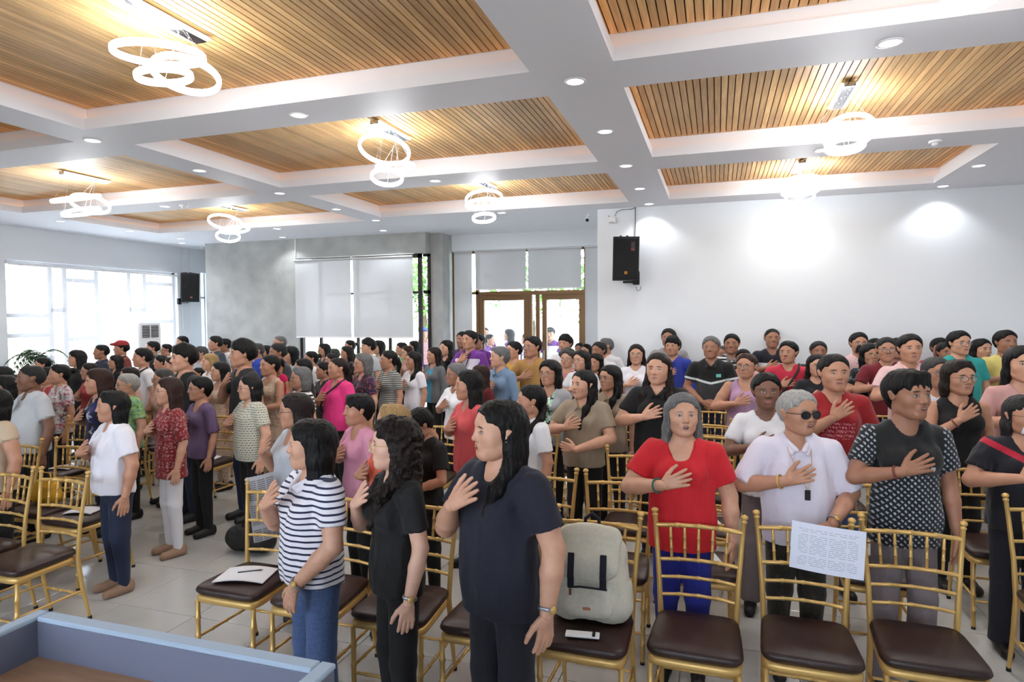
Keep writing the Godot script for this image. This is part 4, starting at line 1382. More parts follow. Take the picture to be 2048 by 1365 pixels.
func arm_pose(bk: String, pose: String) -> Dictionary:
	var b: Dictionary = BUILD[bk]
	var sh: float = b.sh
	var g: float = b.arm - 1.0
	var cz: float = .088 + b.bust * .040 + (.035 if bk in ["g", "n"] else 0.0) + (.02 if bk == "m" else 0.0)
	var d := {}
	d.rs = Vector3(-sh + .006, 1.258, -.012)
	d.ls = Vector3(sh - .006, 1.258, -.012)
	# hanging
	d.re = Vector3(-sh - .050 - g * .12, 1.03, -.03)
	d.rw = Vector3(-sh - .060 - g * .15, .805, .035)
	d.rd = Vector3(.03, -1, .12); d.rb = Vector3(-1, 0, .25); d.rside = -1.0; d.rk = "loose"
	d.le = Vector3(sh + .050 + g * .12, 1.03, -.03)
	d.lw = Vector3(sh + .060 + g * .15, .805, .035)
	d.ld = Vector3(-.03, -1, .12); d.lb = Vector3(1, 0, .25); d.lside = 1.0; d.lk = "loose"
	if pose in ["chest", "fold", "paper", "cross", "carry", "high"]:
		d.re = Vector3(-sh - .085 - g * .12, 1.065, .055)
		d.rw = Vector3(-.070 - g * .05, 1.125, cz + .045)
		d.rd = Vector3(.92, .36, -.06); d.rb = Vector3(-.05, .12, 1); d.rside = -1.0; d.rk = "flat"
		if pose in ["high", "cross"]:
			d.re = Vector3(-sh - .06, 1.05, .10)
			d.rw = Vector3(-.055, 1.20, cz + .05)
			d.rd = Vector3(.8, .6, -.1)
	if pose in ["fold", "carry"]:
		d.le = Vector3(sh + .07 + g * .1, 1.035, .05)
		d.lw = Vector3(.055, .965 if pose == "fold" else .99, cz + .085 + b.belly)
		d.ld = Vector3(-.95, .12, .02); d.lb = Vector3(0, .1, 1); d.lside = 1.0
	if pose == "paper":
		d.le = Vector3(sh + .075 + g * .1, 1.04, .02)
		d.lw = Vector3(.13, .925, .235)
		d.ld = Vector3(-.45, -.55, .42); d.lb = Vector3(.3, .7, .6); d.lside = 1.0
	if pose == "cross":
		d.le = Vector3(sh + .055 + g * .1, 1.03, .02)
		d.lw = Vector3(.13, .835, .165)
		d.ld = Vector3(-.35, -1, .1); d.lb = Vector3(.4, 0, 1); d.lside = 1.0
	if pose == "clasp":
		d.re = Vector3(-sh - .07, 1.04, .0)
		d.rw = Vector3(-.075, .905, .175)
		d.rd = Vector3(.9, -.35, .05); d.rb = Vector3(0, .25, 1); d.rside = -1.0
		d.le = Vector3(sh + .07, 1.04, .0)
		d.lw = Vector3(.075, .90, .185)
		d.ld = Vector3(-.9, -.4, .05); d.lb = Vector3(0, .25, 1); d.lside = 1.0
	return d

func torso_prims(b: Dictionary, e: float, shoulders := 1.0) -> Array:
	var s: float = b.sh
	var l := [
		P(Vector3(0, 1.03, .0), Vector3(0, 1.205, -.008), b.waist + e, b.chest + e, .70, .05),
		P(Vector3(-s + .035, 1.252, -.014), Vector3(-.05, 1.275, -.016), (.048 + e) * shoulders, .052 + e, 1.0, .05),
		P(Vector3(s - .035, 1.252, -.014), Vector3(.05, 1.275, -.016), (.048 + e) * shoulders, .052 + e, 1.0, .05),
		P(Vector3(-.045, 1.295, -.018), Vector3(.045, 1.295, -.018), .044 + e, .044 + e, 1.0, .04),
	]
	if b.bust > 0.0:
		for x in [-.066, .066]:
			l.append(S(Vector3(x, 1.160, .040 + .026 * b.bust), .050 + .014 * b.bust + e, 1.0, .045))
	return l

func skin_arrays(bk: String, pose: String, hi: bool) -> Array:
	var key := "skin" + bk + pose + str(hi)
	if cache.has(key): return cache[key]
	var b: Dictionary = BUILD[bk]
	var d := arm_pose(bk, pose)
	var a: float = b.arm
	var l := torso_prims(b, -.012)
	l.append(P(Vector3(0, 1.27, -.02), Vector3(0, 1.40, .0), .056, .050, 1.0, .035))
	for s in ["r", "l"]:
		var sh: Vector3 = d[s + "s"]
		var el: Vector3 = d[s + "e"]
		var wr: Vector3 = d[s + "w"]
		l.append(P(sh, sh.lerp(el, .5), .046 * a, .043 * a, 1.0, .02))
		l.append(P(sh.lerp(el, .5), el, .043 * a, .036 * a, 1.0, .015))
		l.append(P(el, el.lerp(wr, .35), .036 * a, .0365 * a, 1.0, .012))
		l.append(P(el.lerp(wr, .35), wr, .0365 * a, .0245 * (1 + (a - 1) * .5), 1.0, .012))
	var arr := field_mesh(l, .009 if hi else .016, [[Vector3(0, -1, 0), -.79]])
	var hc := .0042 if hi else .0078
	var list := [[arr, Transform3D()]]
	for s in ["r", "l"]:
		var kind: String = d[s + "k"]
		var hk := "hand" + kind + str(d[s + "side"]) + str(hi)
		if not cache.has(hk):
			cache[hk] = field_mesh(hand_prims(.13, .16, d[s + "side"]) if kind == "flat" else hand_prims(.035, .42, d[s + "side"]), hc)
		var sc := .98 + (a - 1.0) * .3
		list.append([cache[hk], Transform3D(basis_from(d[s + "d"], d[s + "b"]) * sc, d[s + "w"])])
	cache[key] = join_arrays(list)
	return cache[key]

func head_arrays(kind: String, hi: bool) -> Array:
	var key := "head" + kind + str(hi)
	if not cache.has(key):
		cache[key] = field_mesh(head_prims(kind), .0044 if hi else .0088)
	return cache[key]

func feature_arrays(kind: String, open: bool, grey: bool) -> Array:
	var key := "feat" + kind + str(open) + str(grey)
	if not cache.has(key):
		cache[key] = features(head_arrays(kind, true)[0], open, Color(.22, .2, .19) if grey else Color(.03, .02, .017))
	return cache[key]

func head_place(hy: float, hp: float) -> Transform3D:
	var bs := Basis(Vector3.UP, hy) * Basis(Vector3.RIGHT, -hp)
	var t := Transform3D(bs * 1.03, Vector3(0, 1.385, -.012))
	return t * Transform3D(Basis(), Vector3(0, -.030, .022))

func body_mesh(bk: String, pose: String, kind: String, hy: float, hp: float, hi: bool, open: bool, grey: bool) -> ArrayMesh:
	var key := "body%s%s%s%.2f%.2f%s%s%s" % [bk, pose, kind, hy, hp, hi, open, grey]
	if cache.has(key): return cache[key]
	var t := head_place(hy, hp)
	var m := to_mesh(join_arrays([[skin_arrays(bk, pose, hi), Transform3D()], [head_arrays(kind, hi), t]]))
	var f := feature_arrays(kind, open, grey)
	var fa := join_arrays([[f, t]])
	fa.append(f[3])
	to_mesh(fa, false, m)
	cache[key] = m
	return m

func shirt_mesh(bk: String, pose: String, sleeve: String, neck: String, hem: float, hi: bool) -> ArrayMesh:
	var key := "shirt%s%s%s%s%.2f%s" % [bk, pose if sleeve != "none" else "", sleeve, neck, hem, hi]
	if cache.has(key): return cache[key]
	var b: Dictionary = BUILD[bk]
	var d := arm_pose(bk, pose)
	var a: float = b.arm
	var e := .006
	var l := torso_prims(b, e, .80 if sleeve == "none" else 1.0)
	l.append(P(Vector3(0, 1.02, .004 + b.belly), Vector3(0, .90, .004 + b.belly), b.waist + e + .006, (b.waist + b.hip) * .5 + e + .006, .74, .06))
	l.append(P(Vector3(0, .89, .0), Vector3(0, hem - .06, -.004), b.hip + e, b.hip + e + .008 + maxf(0.0, .75 - hem) * .12, .74, .05))
	if sleeve != "none":
		var f: float = {"short": .66, "cap": .34, "elbow": .95, "long": 1.0}[sleeve]
		for s in ["r", "l"]:
			var sh: Vector3 = d[s + "s"]
			var el: Vector3 = d[s + "e"]
			var wr: Vector3 = d[s + "w"]
			var top := sh + Vector3(0, .004, 0)
			l.append(P(top, top.lerp(el, f), .0545 * a, (.056 if sleeve != "long" else .05) * a, 1.0, .03, 0, sleeve != "long"))
			if sleeve == "long":
				l.append(P(el, el.lerp(wr, .93), .050 * a, .036, 1.0, .02, 0, true))
	# neck opening
	match neck:
		"crew":
			l.append(P(Vector3(0, 1.33, -.012), Vector3(0, 1.42, .005), .066, .080, 1.0, .008, 1))
			l.append(S(Vector3(0, 1.312, .075), .042, 1.0, .02, 1))
		"scoop":
			l.append(P(Vector3(0, 1.325, -.01), Vector3(0, 1.42, .0), .080, .10, 1.0, .008, 1))
			l.append(P(Vector3(0, 1.285, .105), Vector3(0, 1.32, .08), .062, .075, 1.0, .02, 1))
		"vee":
			l.append(P(Vector3(0, 1.325, -.012), Vector3(0, 1.42, .0), .068, .085, 1.0, .008, 1))
			l.append(P(Vector3(0, 1.205, .165), Vector3(0, 1.33, .07), .022, .060, 1.0, .01, 1))
		"polo":
			l.append(P(Vector3(0, 1.335, -.012), Vector3(0, 1.42, .005), .062, .075, 1.0, .008, 1))
			l.append(P(Vector3(0, 1.24, .14), Vector3(0, 1.32, .07), .012, .040, 1.0, .01, 1))
	var arr := field_mesh(l, .0105 if hi else .018, [[Vector3(0, -1, 0), -hem]], cloth_noise, .010 if hi else .007, Vector3(60, 26, 60))
	cache[key] = to_mesh(arr, true)
	return cache[key]

func legs_mesh(bk: String, style: String, hi: bool) -> ArrayMesh:
	var key := "legs" + bk + style + str(hi)
	if cache.has(key): return cache[key]
	var b: Dictionary = BUILD[bk]
	var k: float = b.leg
	var l := [P(Vector3(0, .96, .0), Vector3(0, .84, -.012), b.waist - .02, b.hip - .016, .74, .04)]
	if style == "skirt":
		l.append(P(Vector3(0, .84, 0), Vector3(0, .42, 0), b.hip - .002, b.hip + .035, .8, .04, 0, true))
		for s in [-1, 1]: l.append(P(Vector3(s * .07, .45, 0), Vector3(s * .075, .06, -.01), .045 * k, .032, 1.0, .01))
	else:
		var wide := 1.0
		if style == "wide": wide = 1.35
		if style == "slim": wide = .82
		for s in [-1, 1]:
			l.append(P(Vector3(s * b.hip * .44, .84, -.005), Vector3(s * .083, .47, .008), b.hip * .52, .062 * k, 1.0, .025))
			l.append(P(Vector3(s * .083, .47, .008), Vector3(s * .085, .055, -.012), .061 * k, .050 * wide, 1.0, .02, 0, true))
	cache[key] = to_mesh(field_mesh(l, .012 if hi else .019, [], cloth_noise, .004, Vector3(50, 22, 50)), true)
	return cache[key]

func shoe_mesh(open_toe := false) -> ArrayMesh:
	var key := "shoe" + str(open_toe)
	if cache.has(key): return cache[key]
	var l := []
	for s in [-1, 1]:
		l.append(P(Vector3(s * .086, .038, -.045), Vector3(s * .095, .030, .115), .040, .036, 1.0, .02))
		l.append(P(Vector3(s * .086, .07, -.045), Vector3(s * .088, .045, .03), .036, .034, 1.0, .02))
	cache[key] = to_mesh(field_mesh(l, .010, [[Vector3(0, -1, 0), -.002]]))
	return cache[key]

# ---------- hair ----------
func hair_prims(style: String) -> Array:
	var o := .011   # thickness over the skull
	if style in ["bobthick", "curly", "fluffy"]: o = .019
	if style == "mop": o = .015
	if style in ["buzz"]: o = .0035
	if style in ["tied", "bun", "pony"]: o = .007
	var l := [
		P(Vector3(0, .138, -.030), Vector3(0, .146, .008), .082 + o, .076 + o, 1.0, .02),
		P(Vector3(0, .10, -.045), Vector3(0, .08, -.045), .066 + o * .8, .056 + o * .5, 1.0, .03),
	]
	var long := style in ["bob", "bobthick", "long", "front", "curly", "half", "side"]
	if long:
		var end: float = {"bob": -.005, "bobthick": -.03, "long": -.20, "front": -.20, "curly": -.22, "half": -.15, "side": -.10}[style]
		var fat := 1.25 if style in ["curly", "bobthick"] else 1.0
		for s in [-1, 1]:
			l.append(P(Vector3(s * .070, .140, -.020), Vector3(s * .078, .045, -.028), .022 * fat, .024 * fat, 1.25, .025))
			l.append(P(Vector3(s * .078, .045, -.028), Vector3(s * (.078 if end > -.1 else .092) * (1.1 if style == "curly" else 1.0), maxf(end, -.06), -.030), .025 * fat, .025 * fat, 1.25, .025))
			l.append(P(Vector3(s * .045, .06, -.07), Vector3(s * .045, maxf(end, -.10), -.068), .040 * fat, .036 * fat, 1.0, .03))
		if end < -.1:
			l.append(P(Vector3(-.05, -.06, -.075), Vector3(-.055, end, -.098), .040 * fat, .024, .9, .04))
			l.append(P(Vector3(.05, -.06, -.075), Vector3(.055, end, -.098), .040 * fat, .024, .9, .04))
			l.append(P(Vector3(0, .0, -.08), Vector3(0, end, -.10), .045 * fat, .028, .9, .04))
		if style in ["front", "curly"]:
			for s in ([-1, 1] if style == "front" else [-1, 1]):
				l.append(P(Vector3(s * .088, .0, .0), Vector3(s * .095, -.085, .045), .026 * fat, .028 * fat, 1.0, .03))
				l.append(P(Vector3(s * .095, -.085, .045), Vector3(s * .085, -.24, .098), .028 * fat, .014, .9, .03))
		if style == "side":
			l.append(P(Vector3(.085, -.02, -.01), Vector3(.10, -.10, .04), .026, .028, 1.0, .03))
			l.append(P(Vector3(.10, -.10, .04), Vector3(.095, -.19, .085), .028, .012, .9, .03))
	# the face stays clear
	l.append(P(Vector3(0, .0, .115), Vector3(0, .105, .105), .074, .074, 1.0, .012, 1))
	l.append(P(Vector3(-.015, .135, .130), Vector3(.015, .135, .130), .066, .066, 1.0, .012, 1))
	for s in [-1, 1]:
		l.append(P(Vector3(s * .075, .10, .070), Vector3(s * .080, .0, .075), .048, .062, 1.0, .010, 1))
	if not long:
		# ears and cheeks free
		for s in [-1, 1]:
			l.append(P(Vector3(s * .10, .085, .035), Vector3(s * .10, .02, -.03), .042, .055, 1.0, .012, 1))
		l.append(P(Vector3(0, -.02, .04), Vector3(0, .03, .06), .075, .075, 1.0, .012, 1))
	if style in ["fringe", "mop"]:
		for x in [-.045, -.02, .005, .03, .048]:
			l.append(P(Vector3(x * .8, .200, .060), Vector3(x * 1.05, .142 if style == "fringe" else .150, .082 - absf(x) * .35), .022, .013, 1.0, .012))
	if style == "mop":
		l.append(P(Vector3(-.03, .205, -.01), Vector3(.03, .205, .01), .042, .042, 1.0, .03))
	if style in ["bob", "bobthick"]:
		for x in [-.045, -.02, .045]:
			l.append(P(Vector3(x * .7, .205, .05), Vector3(x * 1.25, .155, .074 - absf(x) * .4), .020, .010, 1.0, .012))
	if style == "fluffy":
		for k in 9:
			var a := PI * k / 8.0
			l.append(S(Vector3(cos(a) * .075, .16 + sin(a) * .055, .02 - .03 * sin(a)), .034, 1.0, .02))
	if style == "bun":
		l.append(S(Vector3(0, .15, -.135), .036, 1.0, .012))
	if style == "pony":
		l.append(P(Vector3(0, .12, -.115), Vector3(.0, .05, -.14), .028, .030, 1.0, .012))
		l.append(P(Vector3(.0, .05, -.14), Vector3(.0, -.16, -.11), .030, .014, 1.0, .012))
	if style == "tied":
		l.append(P(Vector3(.02, .06, -.10), Vector3(.085, -.02, -.06), .026, .030, 1.0, .012))
		l.append(P(Vector3(.085, -.02, -.06), Vector3(.10, -.10, .02), .030, .030, 1.0, .012))
		l.append(P(Vector3(.10, -.10, .02), Vector3(.085, -.27, .09), .030, .014, 1.0, .012))
	return l

func hair_mesh(style: String, hi: bool) -> ArrayMesh:
	var key := "hair" + style + str(hi)
	if cache.has(key): return cache[key]
	var cuts := []
	if style in ["short", "mop", "buzz", "fluffy"]: cuts.append([Vector3(0, -1, -.55), -.022])
	elif style in ["fringe", "shortf"]: cuts.append([Vector3(0, -1, -.35), .012])
	var amp := .005
	var ns := Vector3(150, 30, 150)
	if style in ["curly", "fluffy"]:
		amp = .011
		ns = Vector3(85, 75, 85)
	cache[key] = to_mesh(field_mesh(hair_prims(style), .0064 if hi else .0115, cuts, hair_noise, amp, ns))
	return cache[key]

# ---------- one person ----------
func lin(c: Color) -> Color:
	return c

func person_materials() -> void:
	cloth_noise = FastNoiseLite.new()
	cloth_noise.seed = 5
	cloth_noise.frequency = 0.16
	cloth_noise.fractal_octaves = 2
	hair_noise = FastNoiseLite.new()
	hair_noise.seed = 9
	hair_noise.frequency = 0.35
	hair_noise.fractal_octaves = 2
	var tones := {"skin_a": Color(.82, .63, .52), "skin_b": Color(.75, .555, .445), "skin_c": Color(.64, .455, .355), "skin_d": Color(.50, .35, .27), "skin_p": Color(.87, .695, .60)}
	var st := noise_tex(0.02, Color(.92, .89, .88), Color(1, 1, 1), 4, 128, 51)
	for k in tones:
		var m := mat(k, tones[k], .5)
		m.albedo_texture = st
		tripl(m, Vector3(6, 6, 6))
	var f := mat("face_features", Color(1, 1, 1), .4)
	f.vertex_color_use_as_albedo = true
	var hn := noise_tex(0.03, Color(.55, .55, .55), Color(1, 1, 1), 4, 256, 61)
	var hb := noise_tex(0.05, Color.BLACK, Color.WHITE, 4, 256, 62, true, 6.0)
	var hairs := {"black": Color(.045, .04, .042), "brown": Color(.13, .08, .06), "auburn": Color(.23, .13, .09), "grey": Color(.50, .50, .50), "white": Color(.78, .77, .75), "salt": Color(.30, .295, .29), "blond": Color(.78, .63, .42), "dkgrey": Color(.17, .165, .165)}
	for k in hairs:
		var m := mat("hair_" + k, hairs[k], .55)
		m.metallic_specular = .35
		m.albedo_texture = hn
		m.normal_enabled = true
		m.normal_texture = hb
		m.normal_scale = .7
		tripl(m, Vector3(14, 1.6, 14))

func cloth(key: String, c: Color, tex: Texture2D = null, scale := Vector3(4, 4, 4), rough := .85) -> StandardMaterial3D:
	var m := mat(key, c, rough)
	if not cache.has("weave"): cache.weave = noise_tex(0.12, Color.BLACK, Color.WHITE, 3, 256, 71, true, 3.0)
	m.normal_enabled = true
	m.normal_texture = cache.weave
	m.normal_scale = .25
	if tex: m.albedo_texture = tex
	tripl(m, scale)
	m.rim_enabled = true
	m.rim = .25
	return m

func collar_mesh(bk: String) -> Mesh:
	var key := "collar" + bk
	if cache.has(key): return cache[key]
	var front: float = .70 * sqrt(BUILD[bk].chest * BUILD[bk].chest - .0042) + .010
	var l := []
	var pts := [Vector3(0, 1.345, -.075), Vector3(.055, 1.345, -.055), Vector3(.075, 1.335, -.01), Vector3(.058, 1.318, .035), Vector3(.020, 1.278, front)]
	for s in [-1, 1]:
		for i in 4:
			var a: Vector3 = pts[i]
			var b: Vector3 = pts[i + 1]
			a.x *= s
			b.x *= s
			l.append(P(a, b, .014, .014, 1.0, .006))
			l.append(P(a + Vector3(s * .012, -.018, .0), b + Vector3(s * .018, -.02, -.004), .010, .010, 1.0, .012))
	cache[key] = to_mesh(field_mesh(l, .0055))
	return cache[key]

func glasses(parent: Node3D, t: Transform3D, sun: bool, rimmat: Material) -> void:
	var g := part("sunglasses" if sun else "glasses", glasses_mesh(sun), rimmat, parent)
	g.transform = t
	for s in [-1, 1]:
		var ln := part("lens", cache["lens"], M.sun_lens if sun else M.glass, g)
		ln.position = Vector3(s * .032, .106, .1035)
		ln.rotation = Vector3(.06, s * .16, 0)

func glasses_mesh(sun: bool) -> Mesh:
	var key := "glasses" + str(sun)
	if cache.has(key): return cache[key]
	if not cache.has("lens"):
		var st0 := SurfaceTool.new()
		st0.begin(Mesh.PRIMITIVE_TRIANGLES)
		for i in 16:
			var a := TAU * i / 16
			var b := TAU * (i + 1) / 16
			tri(st0, Vector3(0, 0, .001), Vector3(cos(b) * .024, sin(b) * .019, 0), Vector3(cos(a) * .024, sin(a) * .019, 0))
		st0.generate_normals()
		cache["lens"] = st0.commit()
	var st := SurfaceTool.new()
	st.begin(Mesh.PRIMITIVE_TRIANGLES)
	var r := .0022 if sun else .0013
	for s in [-1, 1]:
		var pts := []
		var rr := []
		var bs := Basis(Vector3.UP, s * .16) * Basis(Vector3.RIGHT, .06)
		for i in 19:
			var a := TAU * i / 18
			pts.append(Vector3(s * .032, .106, .1035) + bs * Vector3(cos(a) * .025, sin(a) * .020, 0))
			rr.append(r)
		add_tube(st, pts, rr, 5, false)
		add_tube(st, [Vector3(s * .055, .112, .100), Vector3(s * .074, .113, .075), Vector3(s * .081, .112, -.005), Vector3(s * .080, .100, -.03)], [r, r, r, r], 5)
	add_tube(st, [Vector3(-.008, .110, .107), Vector3(0, .113, .108), Vector3(.008, .110, .107)], [r, r, r], 5)
	st.generate_normals()
	cache[key] = st.commit()
	return cache[key]

func mask_mesh() -> Mesh:
	if not cache.has("mask"):
		var l := [P(Vector3(0, .035, .040), Vector3(0, .072, .050), .052, .050, 1.05, .02), P(Vector3(0, .085, .088), Vector3(0, .05, .092), .016, .018, 1.0, .02)]
		cache["mask"] = to_mesh(field_mesh(l, .006, [[Vector3(0, 1, 0), .098], [Vector3(0, -.9, .2), .006], [Vector3(0, 0, -1), -.035]]))
	return cache["mask"]

func cap_mesh() -> Mesh:
	if not cache.has("cap"):
		var l := [P(Vector3(0, .15, -.03), Vector3(0, .158, .008), .092, .086, 1.0, .02), P(Vector3(-.03, .178, .085), Vector3(.03, .178, .085), .012, .012, 1.0, .01), P(Vector3(-.035, .172, .13), Vector3(.035, .172, .13), .010, .010, 1.0, .045), P(Vector3(0, .178, .09), Vector3(0, .172, .14), .018, .012, 1.0, .03)]
		cache["cap"] = to_mesh(field_mesh(l, .007, [[Vector3(0, -1, -.1), -.155]]))
	return cache["cap"]

# r: x, z, height, yaw, head yaw, head pitch, build, pose, head kind, hair, hair colour, top (sleeve, neck, hem, material), legs (style, material), skin, extras, label, group
func person(r: Dictionary) -> Node3D:
	var hi: bool = r.get("hi", false)
	var p := thing("person", r.label, "person", Vector3(r.x, r.get("y", 0.0), r.z), r.yaw, r.get("group", ""))
	var k: float = r.h / 1.60
	p.scale = Vector3.ONE * k
	var bk: String = r.build
	var grey: bool = r.hair[1] in ["grey", "white", "salt"]
	var body := part("body", body_mesh(bk, r.pose, r.face, r.hy, r.hp, hi, r.get("open", false), grey), null, p)
	body.set_surface_override_material(0, M[r.skin])
	body.set_surface_override_material(1, M.face_features)
	var t := head_place(r.hy, r.hp)
	if r.hair[0] != "bald":
		var h := part("hair", hair_mesh(r.hair[0], hi), M["hair_" + r.hair[1]], p)
		h.transform = t
	var top: Array = r.top
	part("shirt", shirt_mesh(bk, r.pose, top[0], top[1], top[2], hi), M[top[3]], p)
	if top[1] == "polo": part("collar", collar_mesh(bk), M["whitetee" if top[3] == "stripe_navy" else ("plum" if top[3] == "jersey" else top[3])], p)
	part("skirt" if r.legs[0] == "skirt" else "trousers", legs_mesh(bk, r.legs[0], hi), M[r.legs[1]], p)
	part("shoes", shoe_mesh(), M[r.get("shoes", "shoe_dark")], p)
	for x in r.get("extra", []):
		match x:
			"glasses": glasses(p, t, false, M.spec_rim)
			"goldglasses": glasses(p, t, false, M.gold)
			"sunglasses": glasses(p, t, true, M.spec_rim)
			"mask": part("face_mask", mask_mesh(), M.mask_white, p).transform = t
			"darkmask": part("face_mask", mask_mesh(), M.black_plastic, p).transform = t
			"redcap": part("cap", cap_mesh(), M.cap_red, p).transform = t
			"bluecap": part("cap", cap_mesh(), M.cap_blue, p).transform = t
			"darkcap": part("cap", cap_mesh(), M.cloth_black, p).transform = t
			"strap":
				var cz: float = .10 + BUILD[bk].bust * .035 + (.03 if bk in ["g", "n", "m"] else 0.0)
				var pts := [Vector3(.10, 1.345, -.02), Vector3(.10, 1.30, .07), Vector3(.03, 1.18, cz + .025), Vector3(-.07, 1.03, cz + .02), Vector3(-.13, .93, .07)]
				part("bag_strap", tube(pts, [.012, .012, .012, .012, .012], 6), M.strap_brown, p)
			"pendant", "lanyard":
				var cz2: float = .098 + BUILD[bk].bust * .03 + BUILD[bk].belly * .5 + (.04 if bk in ["g", "n", "m"] else 0.0)
				var low := 1.06 if x == "pendant" else 1.02
				var th := .0018 if x == "pendant" else .006
				var cm: Material = M.gold if x == "pendant" else M.strap_brown
				part("neck_cord", tube([Vector3(-.07, 1.335, -.02), Vector3(-.06, 1.29, .075), Vector3(-.02, 1.16, cz2 + .01), Vector3(.02, low + .03, cz2 + .018)], [th, th, th, th], 5), cm, p)
				part("neck_cord", tube([Vector3(.07, 1.335, -.02), Vector3(.06, 1.29, .075), Vector3(.045, 1.16, cz2 + .01), Vector3(.025, low + .03, cz2 + .018)], [th, th, th, th], 5), cm, p)
				part("pendant" if x == "pendant" else "badge_card", box(Vector3(.028, .055, .008) if x == "pendant" else Vector3(.06, .08, .004), .003), M.black_plastic if x == "pendant" else M.white_plastic, p, Vector3(.022, low, cz2 + .024))
			"watch":
				var d := arm_pose(bk, r.pose)
				var w: Vector3 = (d.lw as Vector3).lerp(d.le, .10)
				var bs := basis_from(d.lw - d.le, d.lb)
				var rr: float = .031 * (1.0 + (BUILD[bk].arm - 1.0) * .6)
				var wt := part("wristwatch", ring_mesh(rr, .003, .007, 20), M.steel, p, w)
				wt.basis = bs
				var dial := part("dial", lathe([Vector2(0, .006), Vector2(.013, .005), Vector2(.015, 0)], 16), M.gold, wt, Vector3(0, 0, rr + .001))
				dial.rotation.x = PI / 2
			"bracelet":
				var d := arm_pose(bk, r.pose)
				var bt := part("bracelet", ring_mesh(.030 * BUILD[bk].arm, .004, .005, 18), M.get(r.get("bracelet", "gold"), M.gold), p, (d.rw as Vector3).lerp(d.re, .14))
				bt.basis = basis_from(d.rw - d.re, d.rb)
			"earring":
				for s in [-1, 1]:
					var er := part("earring", lathe([Vector2(0, -.006), Vector2(.005, -.003), Vector2(.005, .003), Vector2(0, .006)], 10), M.pearl, p)
					er.position = t * Vector3(s * .086, .078, -.002)
	return p

# ---------- clothes ----------
func blobs(size: int, bg: Color, cols: Array, n: int, r0: float, r1: float, sd: int) -> ImageTexture:
	var rg := RandomNumberGenerator.new()
	rg.seed = sd
	var im := Image.create(size, size, false, Image.FORMAT_RGB8)
	im.fill(bg)
	for i in n:
		var c: Color = cols[i % cols.size()]
		var cx := rg.randi() % size
		var cy := rg.randi() % size
		var r := rg.randf_range(r0, r1)
		var pet := 3 + rg.randi() % 4
		var ph := rg.randf() * TAU
		var ri := int(r * 1.4) + 1
		for dy in range(-ri, ri + 1):
			for dx in range(-ri, ri + 1):
				var d := sqrt(dx * dx + dy * dy)
				if d < r * (.75 + .35 * cos(pet * atan2(dy, dx) + ph)):
					im.set_pixel(posmod(cx + dx, size), posmod(cy + dy, size), c)
	return ImageTexture.create_from_image(im)

func stripes(bg: Color, fg: Color, period: int, thick: int) -> ImageTexture:
	return img_tex(8, 64, func(_x, y): return fg if y % period < thick else bg)

func front(key: String, f: Callable, rough := .85) -> void:
	# cloth whose print is laid out over the front of the garment: f(x, y) in garment metres
	var m := mat(key, Color.WHITE, rough)
	m.albedo_texture = img_tex(160, 160, func(px, py): return f.call((px / 160.0 - .5) / 2.0, .7 + (1.0 - py / 160.0) / 1.4))
	m.texture_repeat = false
	m.rim_enabled = true
	m.rim = .25

